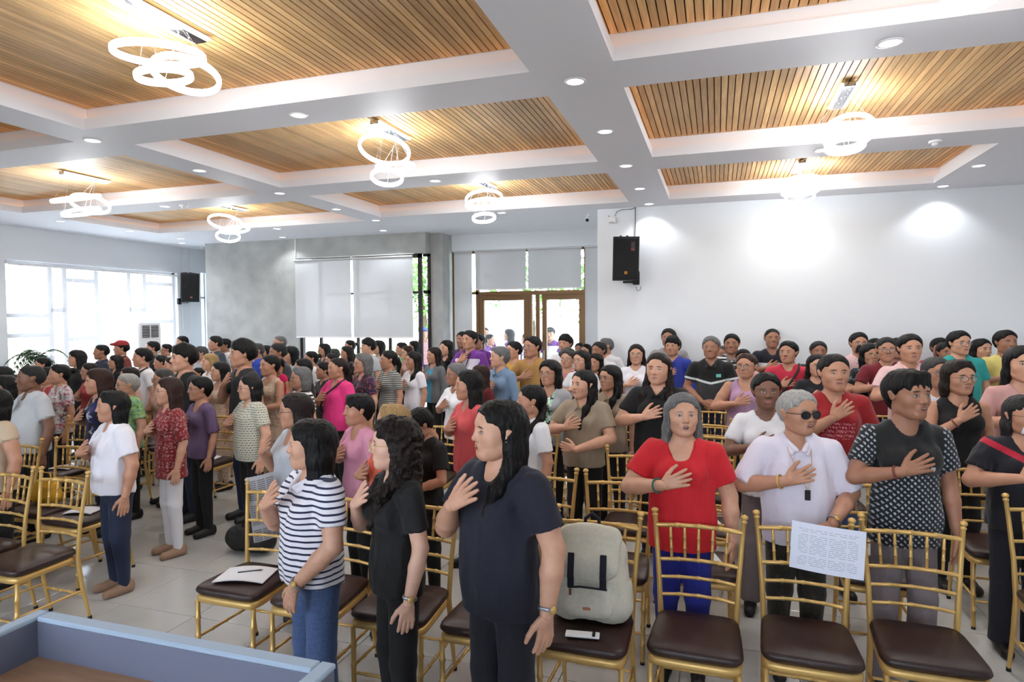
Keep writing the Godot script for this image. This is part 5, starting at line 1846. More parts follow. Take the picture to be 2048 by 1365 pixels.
func make_tops() -> void:
	var plain := {
		"black": Color(.035, .035, .04), "black2": Color(.045, .045, .05), "black3": Color(.03, .03, .035), "navy": Color(.085, .09, .15), "navy2": Color(.06, .065, .10), "red": Color(.78, .11, .15),
		"whitepolo": Color(.84, .82, .87), "white": Color(.86, .86, .87), "whitetee": Color(.88, .87, .90), "whiteblouse": Color(.87, .87, .88), "greywhite": Color(.74, .75, .76), "khaki": Color(.58, .52, .44), "khaki2": Color(.60, .53, .45),
		"coral": Color(.82, .33, .34), "orange": Color(.83, .38, .28), "palepink": Color(.80, .55, .64), "lightgrey": Color(.68, .69, .71), "dustypink": Color(.76, .58, .56), "purple": Color(.40, .32, .45), "rosebeige": Color(.70, .55, .50),
		"charcoal": Color(.15, .15, .155), "navypolo": Color(.16, .19, .27), "brick": Color(.48, .22, .2), "slate": Color(.20, .23, .28), "bluepolo": Color(.16, .28, .66), "darkgrey": Color(.22, .22, .23), "hotpink": Color(.86, .20, .48), "violet": Color(.45, .22, .55),
		"plum": Color(.30, .16, .34), "maroon": Color(.36, .08, .11), "denimshirt": Color(.45, .55, .66), "mustard": Color(.80, .62, .25), "tan": Color(.66, .50, .28), "greyjacket": Color(.55, .53, .54), "bluejacket": Color(.15, .22, .58), "lilac": Color(.68, .54, .66),
		"pinkred": Color(.74, .16, .25), "darkgreen": Color(.10, .17, .16), "palepinkpolo": Color(.84, .70, .70), "teal": Color(.16, .58, .56), "yellow": Color(.84, .77, .45), "redsoft": Color(.62, .22, .22), "beigelace": Color(.74, .66, .56), "cloth_black": Color(.04, .04, .045), "pinkdress": Color(.82, .08, .36),
		"blacktr": Color(.03, .03, .035), "navytr": Color(.07, .075, .115), "royal": Color(.10, .14, .50), "greytr": Color(.45, .41, .42), "whitetr": Color(.84, .83, .84),
	}
	for k in plain: cloth(k, plain[k])
	var dn := noise_tex(0.08, Color(.75, .78, .82), Color(1, 1, 1), 3, 128, 81)
	cloth("denim", Color(.30, .38, .54), dn, Vector3(5, 5, 5))
	cloth("jeans", Color(.13, .17, .27), dn, Vector3(5, 5, 5))
	var w := Color(.88, .87, .89)
	# stripes run round the body: the garment's own height is their texture coordinate
	for s in [["stripe_navy", stripes(w, Color(.10, .12, .24), 16, 5), 6.2], ["stripe_bw", stripes(Color(.85, .85, .85), Color(.04, .04, .05), 32, 16), 9.0], ["stripe_fine", stripes(Color(.68, .68, .66), Color(.07, .07, .08), 16, 7), 8.0], ["stripe_grey", stripes(Color(.72, .72, .71), Color(.45, .46, .46), 16, 5), 9.0], ["stripe_red", stripes(Color(.85, .72, .72), Color(.62, .25, .28), 16, 6), 6.0]]:
		var sm := mat(s[0], Color.WHITE, .85)
		sm.albedo_texture = s[1]
		sm.uv1_scale = Vector3(1, s[2], 1)
		sm.rim_enabled = true
		sm.rim = .25
	cloth("redfloral", Color.WHITE, blobs(128, Color(.80, .78, .78), [Color(.62, .08, .2), Color(.25, .1, .14), Color(.75, .2, .32), Color(.86, .85, .84), Color(.2, .25, .3)], 90, 4, 11, 1), Vector3(4, 4, 4))
	cloth("navyfloral", Color.WHITE, blobs(128, Color(.05, .05, .10), [Color(.12, .14, .42), Color(.72, .74, .82), Color(.08, .09, .25)], 26, 6, 18, 2), Vector3(3, 3, 3))
	cloth("navyfl", Color.WHITE, blobs(128, Color(.05, .05, .10), [Color(.12, .14, .42), Color(.72, .74, .82)], 20, 6, 16, 3), Vector3(3, 3, 3))
	cloth("greenfloral", Color.WHITE, blobs(128, Color(.55, .74, .45), [Color(.72, .83, .62), Color(.25, .50, .35), Color(.42, .66, .72), Color(.80, .80, .50)], 70, 4, 10, 4), Vector3(4, 4, 4))
	cloth("reddot", Color.WHITE, blobs(128, Color(.50, .09, .11), [Color(.82, .74, .72), Color(.75, .55, .55)], 60, 3, 6, 5), Vector3(6, 6, 6))
	cloth("blackdash", Color.WHITE, img_tex(64, 64, func(x, y): return Color(.12, .12, .13) if posmod(y, 16) < 5 and posmod(x + (8 if (y / 16) % 2 else 0) + posmod(y, 16), 16) < 9 else Color(.78, .77, .70)), Vector3(11, 11, 11))
	cloth("beigefloral", Color.WHITE, blobs(128, Color(.74, .65, .55), [Color(.62, .48, .46), Color(.82, .76, .68), Color(.6, .42, .5)], 60, 3, 8, 6), Vector3(5, 5, 5))
	cloth("beigefl", Color.WHITE, blobs(128, Color(.74, .65, .55), [Color(.62, .48, .46), Color(.82, .76, .68)], 60, 3, 8, 7), Vector3(5, 5, 5))
	cloth("darkfloral", Color.WHITE, blobs(128, Color(.08, .06, .09), [Color(.35, .2, .28), Color(.2, .18, .3)], 40, 4, 9, 8), Vector3(4, 4, 4))
	cloth("plumfloral", Color.WHITE, blobs(128, Color(.14, .09, .16), [Color(.55, .25, .38), Color(.3, .2, .45), Color(.7, .4, .35)], 50, 4, 9, 9), Vector3(4, 4, 4))
	cloth("pinkfloral", Color.WHITE, blobs(128, Color(.72, .5, .5), [Color(.85, .72, .7), Color(.55, .3, .35)], 60, 3, 8, 10), Vector3(5, 5, 5))
	cloth("blackfloral", Color.WHITE, blobs(128, Color(.04, .045, .05), [Color(.62, .7, .7), Color(.35, .5, .55)], 22, 5, 12, 11), Vector3(3, 3, 3))
	cloth("whitelace", Color.WHITE, blobs(128, Color(.84, .84, .88), [Color(.70, .70, .76), Color(.92, .92, .93)], 90, 3, 6, 12), Vector3(6, 6, 6))
	cloth("camo", Color.WHITE, blobs(128, Color(.10, .095, .07), [Color(.17, .15, .10), Color(.05, .05, .04), Color(.22, .19, .13)], 60, 5, 12, 13), Vector3(4, 4, 4))
	# prints laid over the front
	front("diamond", func(x, y):
		var u := fposmod((x + y) * 34.0, 1.0)
		var v := fposmod((x - y) * 34.0, 1.0)
		var dot := u < .45 and v < .62
		if absf(x) < .15 and y > 1.10: 
			if y < 1.145 and y > 1.12 and absf(x) < .085 and fposmod(x * 60.0 + sin(x * 130.0) * .4, 1.0) < .62: return Color(.8, .82, .84)
			return Color(.055, .06, .068)
		return Color(.66, .69, .74) if dot else Color(.03, .033, .045))
	front("redprint", func(x, y):
		var hit := false
		if absf(x) < .095 and y > 1.06 and y < 1.16:
			hit = fposmod(y * 40.0, 1.0) < .62 and fposmod(x * 55.0 + sin(y * 90.0), 1.0) < .55 and fposmod(x * 17.0 + y * 31.0, 1.0) > .25
		return Color(.80, .62, .66) if hit else Color(.58, .07, .10))
	front("blackchevron", func(x, y):
		var c: float = y - 1.10 - absf(x) * .22
		if c > .012: return Color(.45, .78, .74) if (x > .05 and x < .10 and y > 1.16 and y < 1.2) else Color(.035, .037, .04)
		if c > -.012: return Color(.82, .85, .85)
		return Color(.19, .19, .20))
	front("navyband", func(x, y): return Color(.85, .85, .87) if y > 1.13 and y < 1.18 and absf(x) < .16 else Color(.07, .08, .14))
	front("jersey", func(x, y):
		var k: float = absf(x) + .03 * sin(y * 40.0)
		if y > 1.24 or k > .155 or y < .92 + .05 * sin(x * 50.0): return Color(.40, .16, .52)
		return Color(.84, .82, .88))
	front("maroonletters", func(x, y):
		var u: float = absf(x + .02)
		var hit: bool = y > 1.08 and y < 1.17 and ((u > .03 and u < .05) or (u < .05 and y < 1.095))
		return Color(.85, .82, .82) if hit else Color(.42, .07, .12))
	front("navyred", func(x, y): return Color(.70, .10, .20) if absf(absf(x) * .55 - (y - 1.20)) < .022 and y > 1.2 else Color(.05, .055, .10))
	front("blackprint", func(x, y):
		var hit: bool = absf(x) < .09 and y > .92 and y < 1.16 and fposmod(y * 22.0, 1.0) < .5 and fposmod(x * 47.0 + floor(y * 22.0) * .37, 1.0) < .6
		return Color(.62, .62, .62) if hit else Color(.035, .035, .04))
	front("greycardi", func(x, y): return Color(.22, .55, .68) if absf(x) < .055 else (Color(.36, .37, .38) if fposmod((x + y) * 90.0, 1.0) < .5 else Color(.42, .43, .44)))
	front("mint", func(x, y):
		if absf(x) > .075: return Color(.62, .63, .64)
		var a := fposmod(x * 22.0 + .2, 1.0) < .25 or fposmod(y * 17.0, 1.0) < .22
		return (Color(.06, .12, .13) if fposmod(x * 9.0 + y * 7.0, 1.0) < .6 else Color(.9, .92, .9)) if a else Color(.60, .80, .70))
	mat("shoe_dark", Color(.04, .035, .035), .5)
	mat("shoe_tan", Color(.58, .46, .37), .7)
	mat("spec_rim", Color(.04, .03, .03), .3)
	mat("sun_lens", Color(.02, .035, .025), .06)
	mat("pearl", Color(.9, .88, .84), .2)
	mat("strap_brown", Color(.16, .12, .1), .7)
	mat("mask_white", Color(.86, .87, .9), .9)
	mat("cap_red", Color(.55, .12, .13), .8)
	mat("cap_blue", Color(.2, .3, .55), .8)
	mat("beads", Color(.16, .42, .36), .3)
	mat("thread", Color(.45, .25, .2), .7)

func pp(label: String, x: float, z: float, h: float, yaw: float, hy: float, hp: float, kind: String, hair: String, top: String, hem: float, legs: String, skin: String, extra: String, flags: int, shoes := "shoe_dark", bracelet := "gold", y := 0.0) -> void:
	var k := kind.split(" ")
	var hr := hair.split(" ")
	var t := top.split(" ")
	var l := legs.split(" ")
	people_names.append(label)
	taken.append(Vector3(x, z, {"f": .13, "m": .145, "g": .165, "n": .18, "c": .1}[k[0]]))
	person({"label": label, "x": x, "z": z, "y": y, "h": h, "yaw": yaw, "hy": hy, "hp": hp, "build": k[0], "pose": k[1], "face": k[2], "hair": [hr[0], hr[1]], "top": [t[0], t[1], hem, t[2]], "legs": [l[0], l[1]], "skin": skin, "extra": Array(extra.split(",", false)), "hi": flags & 1 == 1, "open": flags & 2 == 2, "shoes": shoes, "bracelet": bracelet})

func build_people() -> void:
	person_materials()
	make_tops()
	people_table()

func people_table() -> void:
	pp("person in white tee with thin navy stripes and light blue jeans", -1.74, -2.45, 1.45, -0.52, -0.52, 0.04, "g cross round", "bobthick black", "short polo stripe_navy", 0.80, "wide denim", "skin_a", "watch", 1)
	pp("person in plain black blouse and black trousers wearing gold rimmed glasses", -1.32, -2.45, 1.48, -0.70, -0.35, 0.04, "f high female", "curly brown", "short crew black", 0.78, "slim blacktr", "skin_p", "goldglasses,watch", 1)
	pp("person in navy blue top and matching navy trousers with pearl earrings", -0.82, -2.40, 1.58, -0.44, -0.44, 0.04, "g high round", "side black", "short crew navy", 0.74, "wide navytr", "skin_a", "earring,watch", 3)
	pp("person in bright red scoop-neck tee and royal blue trousers, bead bracelet", -0.17, -3.42, 1.51, -0.03, 0.24, 0.12, "g chest female", "half grey", "short scoop red", 0.74, "slim royal", "skin_a", "bracelet", 3, "shoe_dark", "beads")
	pp("person in white polo and dark sunglasses holding printed sheets", 0.40, -3.62, 1.52, 0.07, 0.45, 0.04, "n paper round", "short white", "elbow polo whitepolo", 0.76, "slim camo", "skin_b", "sunglasses,watch,bracelet,pendant", 3)
	pp("person in black tee with white diamond print and grey trousers", 0.90, -3.62, 1.64, 0.10, 0.38, 0.04, "f chest female", "fringe black", "short crew diamond", 0.74, "wide greytr", "skin_c", "bracelet", 3, "shoe_dark", "thread")
	pp("person in navy top with red collar wearing a white face mask", 1.62, -4.22, 1.46, 0.00, 0.17, 0.04, "g chest round", "bob dkgrey", "short vee navyred", 0.78, "wide navytr", "skin_b", "mask,glasses", 1)
	pp("person in khaki uniform blouse with both forearms folded across", -1.00, -4.98, 1.49, -0.24, -0.42, 0.04, "g fold round", "front black", "short polo khaki", 0.78, "slim blacktr", "skin_a", "earring", 1)
	pp("person in khaki uniform blouse and glasses next to the other khaki blouse", -0.88, -5.55, 1.49, -0.17, -0.50, 0.04, "f chest female", "front black", "short polo khaki2", 0.78, "slim blacktr", "skin_b", "glasses", 0)
	pp("person in white puff-sleeved blouse with hair tied over one shoulder", -1.21, -4.20, 1.45, -0.84, -0.31, 0.04, "f chest female", "tied black", "short crew whiteblouse", 0.78, "slim blacktr", "skin_b", "earring", 1)
	pp("person in coral pink blouse with hand on chest", -1.77, -4.45, 1.52, -0.70, -0.38, 0.04, "f chest female", "half black", "elbow vee coral", 0.78, "slim blacktr", "skin_b", "", 1)
	pp("person in loose black tee bowing the head, hand on chest", -1.82, -3.78, 1.34, -0.35, -0.26, -0.55, "f fold female", "fringe black", "short crew black2", 0.78, "slim blacktr", "skin_b", "", 1)
	pp("person in orange top standing behind the person in black blouse", -1.80, -3.32, 1.41, -0.70, -0.35, 0.04, "g chest round", "bob blond", "short scoop orange", 0.78, "slim blacktr", "skin_b", "", 1)
	pp("person in pale pink gathered blouse with hand on chest", -2.27, -3.72, 1.41, -0.55, -0.24, 0.04, "f chest female", "fringe black", "elbow scoop palepink", 0.74, "slim blacktr", "skin_b", "", 1)
	pp("person in light grey top and glasses holding a newspaper", -2.56, -3.44, 1.43, -0.60, -0.24, 0.04, "g high round", "bobthick brown", "short scoop lightgrey", 0.78, "slim blacktr", "skin_b", "glasses", 1)
	pp("person in plain white tee behind the person in sunglasses", 0.30, -4.35, 1.55, -0.03, 0.10, 0.04, "f chest female", "short black", "short crew white", 0.78, "wide greytr", "skin_d", "", 0)
	pp("person in dark red tee with white chest print", 0.75, -4.75, 1.65, 0.07, 0.10, 0.04, "g high round", "shortf black", "short crew redprint", 0.78, "slim denim", "skin_b", "", 0)
	pp("person in black sleeveless V-neck top with red wrist band", 1.58, -5.10, 1.60, 0.07, 0.20, 0.04, "f high female", "bob brown", "none vee black3", 0.78, "slim blacktr", "skin_b", "glasses,bracelet", 0, "shoe_dark", "thread")
	pp("person in white lace top and dark rimmed glasses", 1.63, -5.75, 1.58, 0.00, 0.20, 0.04, "f chest female", "shortf salt", "cap crew whitelace", 0.78, "slim blacktr", "skin_b", "glasses", 0)
	pp("person in dusty pink blouse with long dark hair clip", 2.04, -5.35, 1.69, 0.00, 0.00, 0.04, "f chest female", "long black", "elbow crew dustypink", 0.78, "slim blacktr", "skin_a", "", 0)
	pp("person in white tee and dark blue jeans standing at the aisle", -4.00, -3.36, 1.42, -0.35, -0.24, 0.04, "g chest round", "bob black", "short crew whitetee", 0.80, "slim jeans", "skin_b", "", 1, "shoe_tan", "gold")
	pp("person in plain off-white tee with hand high on chest at the far side", -5.68, -3.99, 1.53, -0.25, -0.20, 0.04, "n high male", "buzz dkgrey", "short crew greywhite", 0.80, "slim blacktr", "skin_d", "", 0)
	pp("person in beige lace blouse", -4.90, -3.18, 1.43, -0.21, -0.20, 0.04, "g chest round", "bob black", "cap crew beigelace", 0.78, "slim blacktr", "skin_b", "", 0)
	pp("person in navy sleeveless dress with blue and white swirls", -5.21, -4.24, 1.48, -0.34, -0.20, 0.04, "f chest female", "bobthick auburn", "none crew navyfloral", 0.78, "skirt navyfl", "skin_b", "", 0)
	pp("person in blouse with red and white flowers", -6.68, -4.99, 1.45, -0.29, -0.20, 0.04, "f chest female", "bun black", "short vee redfloral", 0.78, "slim blacktr", "skin_b", "", 0)
	pp("person in green floral blouse and glasses", -5.37, -4.67, 1.40, -0.33, -0.20, 0.04, "g chest round", "shortf white", "short crew greenfloral", 0.78, "slim blacktr", "skin_a", "glasses", 0)
	pp("person in long red blouse with white dots and white trousers", -4.20, -4.03, 1.45, -0.42, -0.20, 0.04, "f chest female", "half auburn", "elbow crew reddot", 0.70, "slim whitetr", "skin_a", "glasses", 0, "shoe_tan", "gold")
	pp("person in rose beige top with glasses behind the red dotted blouse", -5.42, -5.13, 1.41, -0.39, -0.20, 0.04, "f chest female", "shortf salt", "short crew rosebeige", 0.78, "slim blacktr", "skin_b", "glasses", 0)
	pp("person in dusty purple blouse and glasses", -4.33, -4.49, 1.41, -0.37, -0.20, 0.04, "f chest female", "shortf black", "elbow scoop purple", 0.78, "slim blacktr", "skin_b", "glasses", 0)
	pp("person in cream blouse with rows of small black dashes and black scarf collar", -3.89, -4.60, 1.42, -0.43, -0.20, 0.04, "g chest round", "bob black", "short crew blackdash", 0.76, "slim blacktr", "skin_a", "glasses", 0)
	pp("person in white tee beside the off-white tee", -6.50, -4.42, 1.39, -0.25, -0.20, 0.04, "f chest female", "shortf black", "short crew white", 0.78, "slim blacktr", "skin_c", "", 0)
	pp("person in white tee half hidden behind the beige blouse", -6.16, -4.09, 1.42, -0.24, -0.20, 0.04, "f chest female", "bob black", "short crew white", 0.78, "slim blacktr", "skin_c", "", 0)
	pp("person in black top standing near the potted palm", -7.83, -5.18, 1.39, -0.24, -0.20, 0.04, "f chest female", "bob black", "short crew black", 0.78, "slim blacktr", "skin_c", "", 0)
	pp("person in black tee with white back-page print", -4.80, -4.79, 1.68, -0.33, -0.20, 0.04, "m high male", "mop black", "short crew blackprint", 0.80, "slim jeans", "skin_a", "", 0)
	pp("person in charcoal grey tee with thick dark hair", -4.25, -4.94, 1.72, -0.46, -0.20, 0.04, "m high male", "mop black", "short crew charcoal", 0.80, "slim jeans", "skin_b", "", 0)
	pp("person in sleeveless beige floral dress", -5.29, -5.78, 1.44, -0.33, -0.20, 0.04, "f chest female", "long black", "none scoop beigefloral", 0.78, "skirt beigefl", "skin_a", "", 0)
	pp("person with pale hair in white tee behind the beige dress", -6.30, -6.71, 1.47, -0.38, -0.20, 0.04, "f chest female", "long blond", "short crew white", 0.78, "slim blacktr", "skin_a", "", 0)
	pp("person in light grey top by the concrete wall corner", -7.85, -8.17, 1.49, -0.35, -0.20, 0.04, "f chest female", "shortf salt", "short crew lightgrey", 0.78, "slim blacktr", "skin_b", "", 0)
	pp("person in white tee with dark sling strap", -6.76, -6.10, 1.57, -0.39, -0.20, 0.04, "m chest male", "short black", "short crew white", 0.80, "slim jeans", "skin_b", "strap", 0)
	pp("person in rose beige top behind the green floral blouse", -6.24, -5.45, 1.39, -0.35, -0.20, 0.04, "f chest female", "shortf brown", "short crew rosebeige", 0.78, "slim blacktr", "skin_b", "", 0)
	pp("person in rose beige tee by the potted palm", -9.19, -6.62, 1.39, -0.26, -0.20, 0.04, "m chest male", "short black", "short crew rosebeige", 0.80, "slim blacktr", "skin_b", "", 0)
	pp("person in soft red top behind the red floral blouse", -7.20, -5.24, 1.39, -0.26, -0.20, 0.04, "f chest female", "shortf black", "short crew redsoft", 0.78, "slim blacktr", "skin_b", "", 0)
	pp("person in black tee against the bright window, hand on chest", -8.42, -6.54, 1.50, -0.26, -0.20, 0.04, "f chest female", "bobthick black", "short crew black", 0.78, "slim blacktr", "skin_b", "", 0)
	pp("person in soft red top and glasses", -7.35, -5.87, 1.39, -0.27, -0.20, 0.04, "f chest female", "shortf black", "short crew redsoft", 0.78, "slim blacktr", "skin_b", "glasses", 0)
	pp("person in navy polo against the bright window", -8.94, -7.34, 1.55, -0.34, -0.20, 0.04, "m chest male", "buzz black", "short polo navypolo", 0.80, "slim jeans", "skin_c", "", 0)
	pp("person in brick red shirt and red cap with black strap", -9.16, -7.87, 1.58, -0.36, -0.20, 0.04, "m chest male", "short black", "short crew brick", 0.80, "slim jeans", "skin_b", "redcap,strap", 0)
	pp("person in black top just before the red cap", -8.46, -7.17, 1.40, -0.34, -0.20, 0.04, "f chest female", "long black", "short crew black", 0.78, "slim blacktr", "skin_b", "", 0)
	pp("person in charcoal tee before the air conditioner", -9.03, -8.35, 1.56, -0.35, -0.20, 0.04, "m chest male", "short black", "short crew charcoal", 0.80, "slim jeans", "skin_b", "", 0)
	pp("person in white polo and sunglasses", -9.23, -8.82, 1.50, -0.36, -0.20, 0.04, "m chest male", "buzz black", "short polo white", 0.80, "slim jeans", "skin_b", "sunglasses", 0)
	pp("person in dusty pink tee behind the sling strap", -7.83, -7.38, 1.39, -0.41, -0.20, 0.04, "f chest female", "shortf black", "short crew dustypink", 0.78, "slim blacktr", "skin_b", "", 0)
	pp("person in pale beige blouse behind the dark mop hair", -7.25, -7.01, 1.39, -0.35, -0.20, 0.04, "f chest female", "shortf brown", "short crew beigelace", 0.78, "slim blacktr", "skin_a", "", 0)
	pp("small child in black tee behind the purple blouse", -7.54, -7.79, 1.18, -0.26, -0.20, 0.04, "c chest female", "short black", "short crew black", 0.78, "slim blacktr", "skin_b", "", 0)
	pp("person in black tee below the corner speaker", -9.97, -9.91, 1.60, -0.20, -0.20, 0.04, "m chest male", "short black", "short crew black", 0.80, "slim jeans", "skin_b", "", 0)
	pp("person in slate blue tee before the concrete wall", -8.03, -8.68, 1.64, -0.37, -0.20, 0.04, "m chest male", "short black", "short crew slate", 0.80, "slim jeans", "skin_b", "", 0)
	pp("person in white tee before the concrete wall", -8.25, -9.14, 1.58, -0.30, -0.20, 0.04, "m chest male", "short black", "short crew white", 0.80, "slim jeans", "skin_c", "", 0)
	pp("person in bright blue polo with shaved head", -6.43, -7.76, 1.57, -0.41, -0.20, 0.04, "n chest male", "buzz salt", "short polo bluepolo", 0.80, "slim jeans", "skin_b", "", 0)
	pp("person in black top wearing a black face mask", -7.47, -9.25, 1.46, -0.31, -0.20, 0.04, "f chest female", "long black", "short crew black", 0.78, "slim blacktr", "skin_b", "darkmask", 0)
	pp("person in bright blue polo and glasses at the concrete wall", -6.98, -8.99, 1.64, -0.28, -0.20, 0.04, "m chest male", "buzz grey", "short polo bluepolo", 0.80, "slim jeans", "skin_b", "glasses", 0)
	pp("person in dark grey polo", -5.43, -6.95, 1.60, -0.37, -0.20, 0.04, "m chest male", "short dkgrey", "short polo darkgrey", 0.80, "slim jeans", "skin_c", "", 0)
	pp("person in light grey tee with long dark hair", -5.59, -7.42, 1.54, -0.43, -0.20, 0.04, "f chest female", "half black", "short crew lightgrey", 0.78, "slim blacktr", "skin_a", "", 0)
	pp("person in beige floral top carrying a child in pink", -4.59, -5.74, 1.53, -0.27, -0.20, 0.04, "f carry female", "bun black", "none scoop beigefloral", 0.78, "skirt beigefl", "skin_b", "", 0)
	pp("person in black and white striped tee with grey bob and glasses", -3.92, -5.36, 1.44, -0.50, -0.20, 0.04, "f chest female", "bob grey", "short crew stripe_bw", 0.78, "slim blacktr", "skin_b", "glasses", 0)
	pp("person in dark floral blouse with very long hair", -4.50, -6.19, 1.46, -0.52, -0.20, 0.04, "f chest female", "front black", "short crew darkfloral", 0.78, "slim blacktr", "skin_b", "", 0)
	pp("person in white tee behind the dark floral blouse", -5.58, -7.87, 1.45, -0.48, -0.20, 0.04, "f chest female", "bun black", "short crew white", 0.78, "slim blacktr", "skin_b", "", 0)
	pp("person in charcoal tee next to the hot pink tee", -4.53, -6.64, 1.39, -0.52, -0.20, 0.04, "f chest female", "shortf black", "short crew charcoal", 0.78, "slim blacktr", "skin_b", "", 0)
	pp("person in hot pink tee with brown shoulder strap", -3.82, -5.85, 1.50, -0.41, -0.20, 0.04, "g chest round", "pony brown", "short vee hotpink", 0.78, "slim blacktr", "skin_b", "strap", 0)
	pp("person in plum floral blouse with grey hair and glasses", -3.82, -6.36, 1.52, -0.53, -0.20, 0.04, "f chest female", "bob grey", "short vee plumfloral", 0.78, "slim blacktr", "skin_a", "glasses", 0)
	pp("person in tee with fine black and white stripes", -3.75, -6.83, 1.53, -0.52, -0.30, 0.04, "f chest female", "pony black", "short crew stripe_fine", 0.78, "slim jeans", "skin_b", "", 0)
	pp("person in white tee with side-swept long hair", -3.66, -7.30, 1.49, -0.49, -0.20, 0.04, "f chest female", "side black", "short crew whitetee", 0.78, "slim blacktr", "skin_b", "", 0)
	pp("person in dark grey tee before the half drawn blinds", -6.25, -9.18, 1.50, -0.39, -0.20, 0.04, "f chest female", "bob black", "short crew darkgrey", 0.78, "slim blacktr", "skin_b", "glasses", 0)
	pp("person with grey hair in light grey tee before the blinds", -6.37, -9.65, 1.39, -0.49, -0.20, 0.04, "f chest female", "shortf salt", "short crew lightgrey", 0.78, "slim blacktr", "skin_b", "", 0)
	pp("person in black tee behind the hot pink tee", -5.56, -8.35, 1.39, -0.49, -0.20, 0.04, "f chest female", "shortf black", "short crew black", 0.78, "slim blacktr", "skin_b", "", 0)
	pp("person in dark floral tee under the blinds", -5.58, -8.81, 1.48, -0.51, -0.20, 0.04, "f chest female", "bob brown", "short crew darkfloral", 0.78, "slim blacktr", "skin_b", "", 0)
	pp("person in black tee with hair in a bun", -6.46, -10.30, 1.52, -0.47, -0.20, 0.04, "f chest female", "bun black", "short crew black", 0.78, "slim blacktr", "skin_b", "", 0)
	pp("person in light grey tee with thick dark hair by the window", -5.03, -8.53, 1.61, -0.50, -0.20, 0.04, "m chest male", "mop black", "short crew lightgrey", 0.80, "slim jeans", "skin_a", "", 0)
	pp("person in pale grey striped tee by the window", -5.35, -9.40, 1.55, -0.47, -0.20, 0.04, "f chest female", "half black", "short crew stripe_grey", 0.78, "slim blacktr", "skin_a", "", 0)
	pp("person in green and white leaf print tee", -5.15, -9.83, 1.50, -0.52, -0.20, 0.04, "f chest female", "long black", "short crew greenfloral", 0.78, "slim blacktr", "skin_b", "", 0)
	pp("person in rose beige tee and glasses next to the leaf print", -4.85, -9.45, 1.46, -0.52, -0.20, 0.04, "f chest female", "bob auburn", "short crew rosebeige", 0.78, "slim blacktr", "skin_a", "glasses", 0)
	pp("person in violet tee by the pillar", -5.15, -10.30, 1.51, -0.52, -0.30, 0.04, "f chest female", "long black", "short crew violet", 0.78, "slim blacktr", "skin_b", "", 0)
	pp("person in grey cardigan over a sky blue top", -3.72, -8.05, 1.51, -0.45, -0.20, 0.04, "f chest female", "half brown", "long vee greycardi", 0.78, "slim blacktr", "skin_b", "", 0)
	pp("person in black top with long hair by the long blind", -3.86, -8.80, 1.58, -0.42, -0.10, 0.04, "f chest female", "front black", "short crew black", 0.78, "slim blacktr", "skin_a", "", 0)
	pp("person in purple and white sports jersey inside the entrance", -3.25, -8.21, 1.74, -0.26, -0.10, 0.04, "m high male", "short black", "short polo jersey", 0.80, "slim jeans", "skin_b", "lanyard", 0)
	pp("person in plum polo behind the purple and white jersey", -3.79, -9.29, 1.70, -0.35, -0.10, 0.04, "m chest male", "short black", "short polo plum", 0.80, "slim jeans", "skin_c", "", 0)
	pp("person in purple and white jersey half hidden at the entrance", -3.72, -9.78, 1.65, -0.26, -0.10, 0.04, "m chest male", "short black", "short polo jersey", 0.80, "slim jeans", "skin_c", "", 0)
	pp("person in white open-neck blouse and glasses, hand on chest", -2.43, -5.77, 1.47, -0.52, -0.30, 0.04, "f chest female", "shortf grey", "elbow vee whiteblouse", 0.78, "slim blacktr", "skin_c", "glasses", 0)
	pp("person in maroon tee behind the coral blouse", -2.39, -6.33, 1.41, -0.52, -0.30, 0.04, "f chest female", "half auburn", "short crew maroon", 0.78, "slim blacktr", "skin_b", "", 0)
	pp("person in light blue long-sleeved shirt with grey hair", -2.32, -6.78, 1.59, -0.42, -0.50, 0.04, "f chest female", "shortf grey", "long polo denimshirt", 0.78, "slim blacktr", "skin_a", "", 0)
	pp("person in mustard yellow tee and glasses", -2.55, -8.02, 1.60, -0.35, -0.30, 0.04, "f chest female", "short black", "short crew mustard", 0.78, "slim blacktr", "skin_a", "glasses", 0)
	pp("person in tan shirt and glasses before the glass doors", -2.10, -7.33, 1.69, -0.17, -0.30, 0.04, "m chest male", "short black", "short crew tan", 0.80, "slim jeans", "skin_b", "glasses", 0)
	pp("person in mint patterned blouse with light grey cardigan", -1.44, -5.60, 1.52, -0.21, -0.10, 0.04, "f chest female", "bobthick black", "long scoop mint", 0.78, "slim blacktr", "skin_b", "glasses", 0)
	pp("person in white polo with dark hair before the doors", -2.05, -8.87, 1.66, -0.10, -0.20, 0.04, "m chest male", "mop black", "short polo white", 0.80, "slim jeans", "skin_b", "", 0)
	pp("small child in slate tee behind the white polo", -2.25, -10.80, 1.47, -0.09, 0.00, 0.04, "c chest female", "short black", "short crew slate", 0.78, "slim jeans", "skin_c", "", 0)
	pp("person in black tee half hidden near the white wall edge", -2.05, -10.38, 1.47, -0.09, -0.30, 0.04, "f chest female", "long black", "short crew black", 0.78, "slim blacktr", "skin_b", "", 0)
	pp("person in white polo near the white wall edge", -1.50, -8.49, 1.58, -0.21, -0.30, 0.04, "n chest male", "short dkgrey", "short polo white", 0.80, "slim jeans", "skin_c", "", 0)
	pp("person in white polo with shaved head near the white wall", -1.49, -9.00, 1.62, -0.35, -0.70, 0.04, "n chest male", "buzz grey", "short polo white", 0.80, "slim jeans", "skin_b", "", 0)
	pp("person in pink floral blouse with glasses", -1.74, -7.65, 1.52, -0.09, -0.10, 0.04, "f chest female", "fluffy salt", "short crew pinkfloral", 0.78, "slim blacktr", "skin_a", "glasses", 0)
	pp("person in white V-neck tee and glasses", -1.48, -7.23, 1.53, -0.24, -0.30, 0.04, "f chest female", "half black", "short vee white", 0.78, "slim blacktr", "skin_a", "glasses", 0)
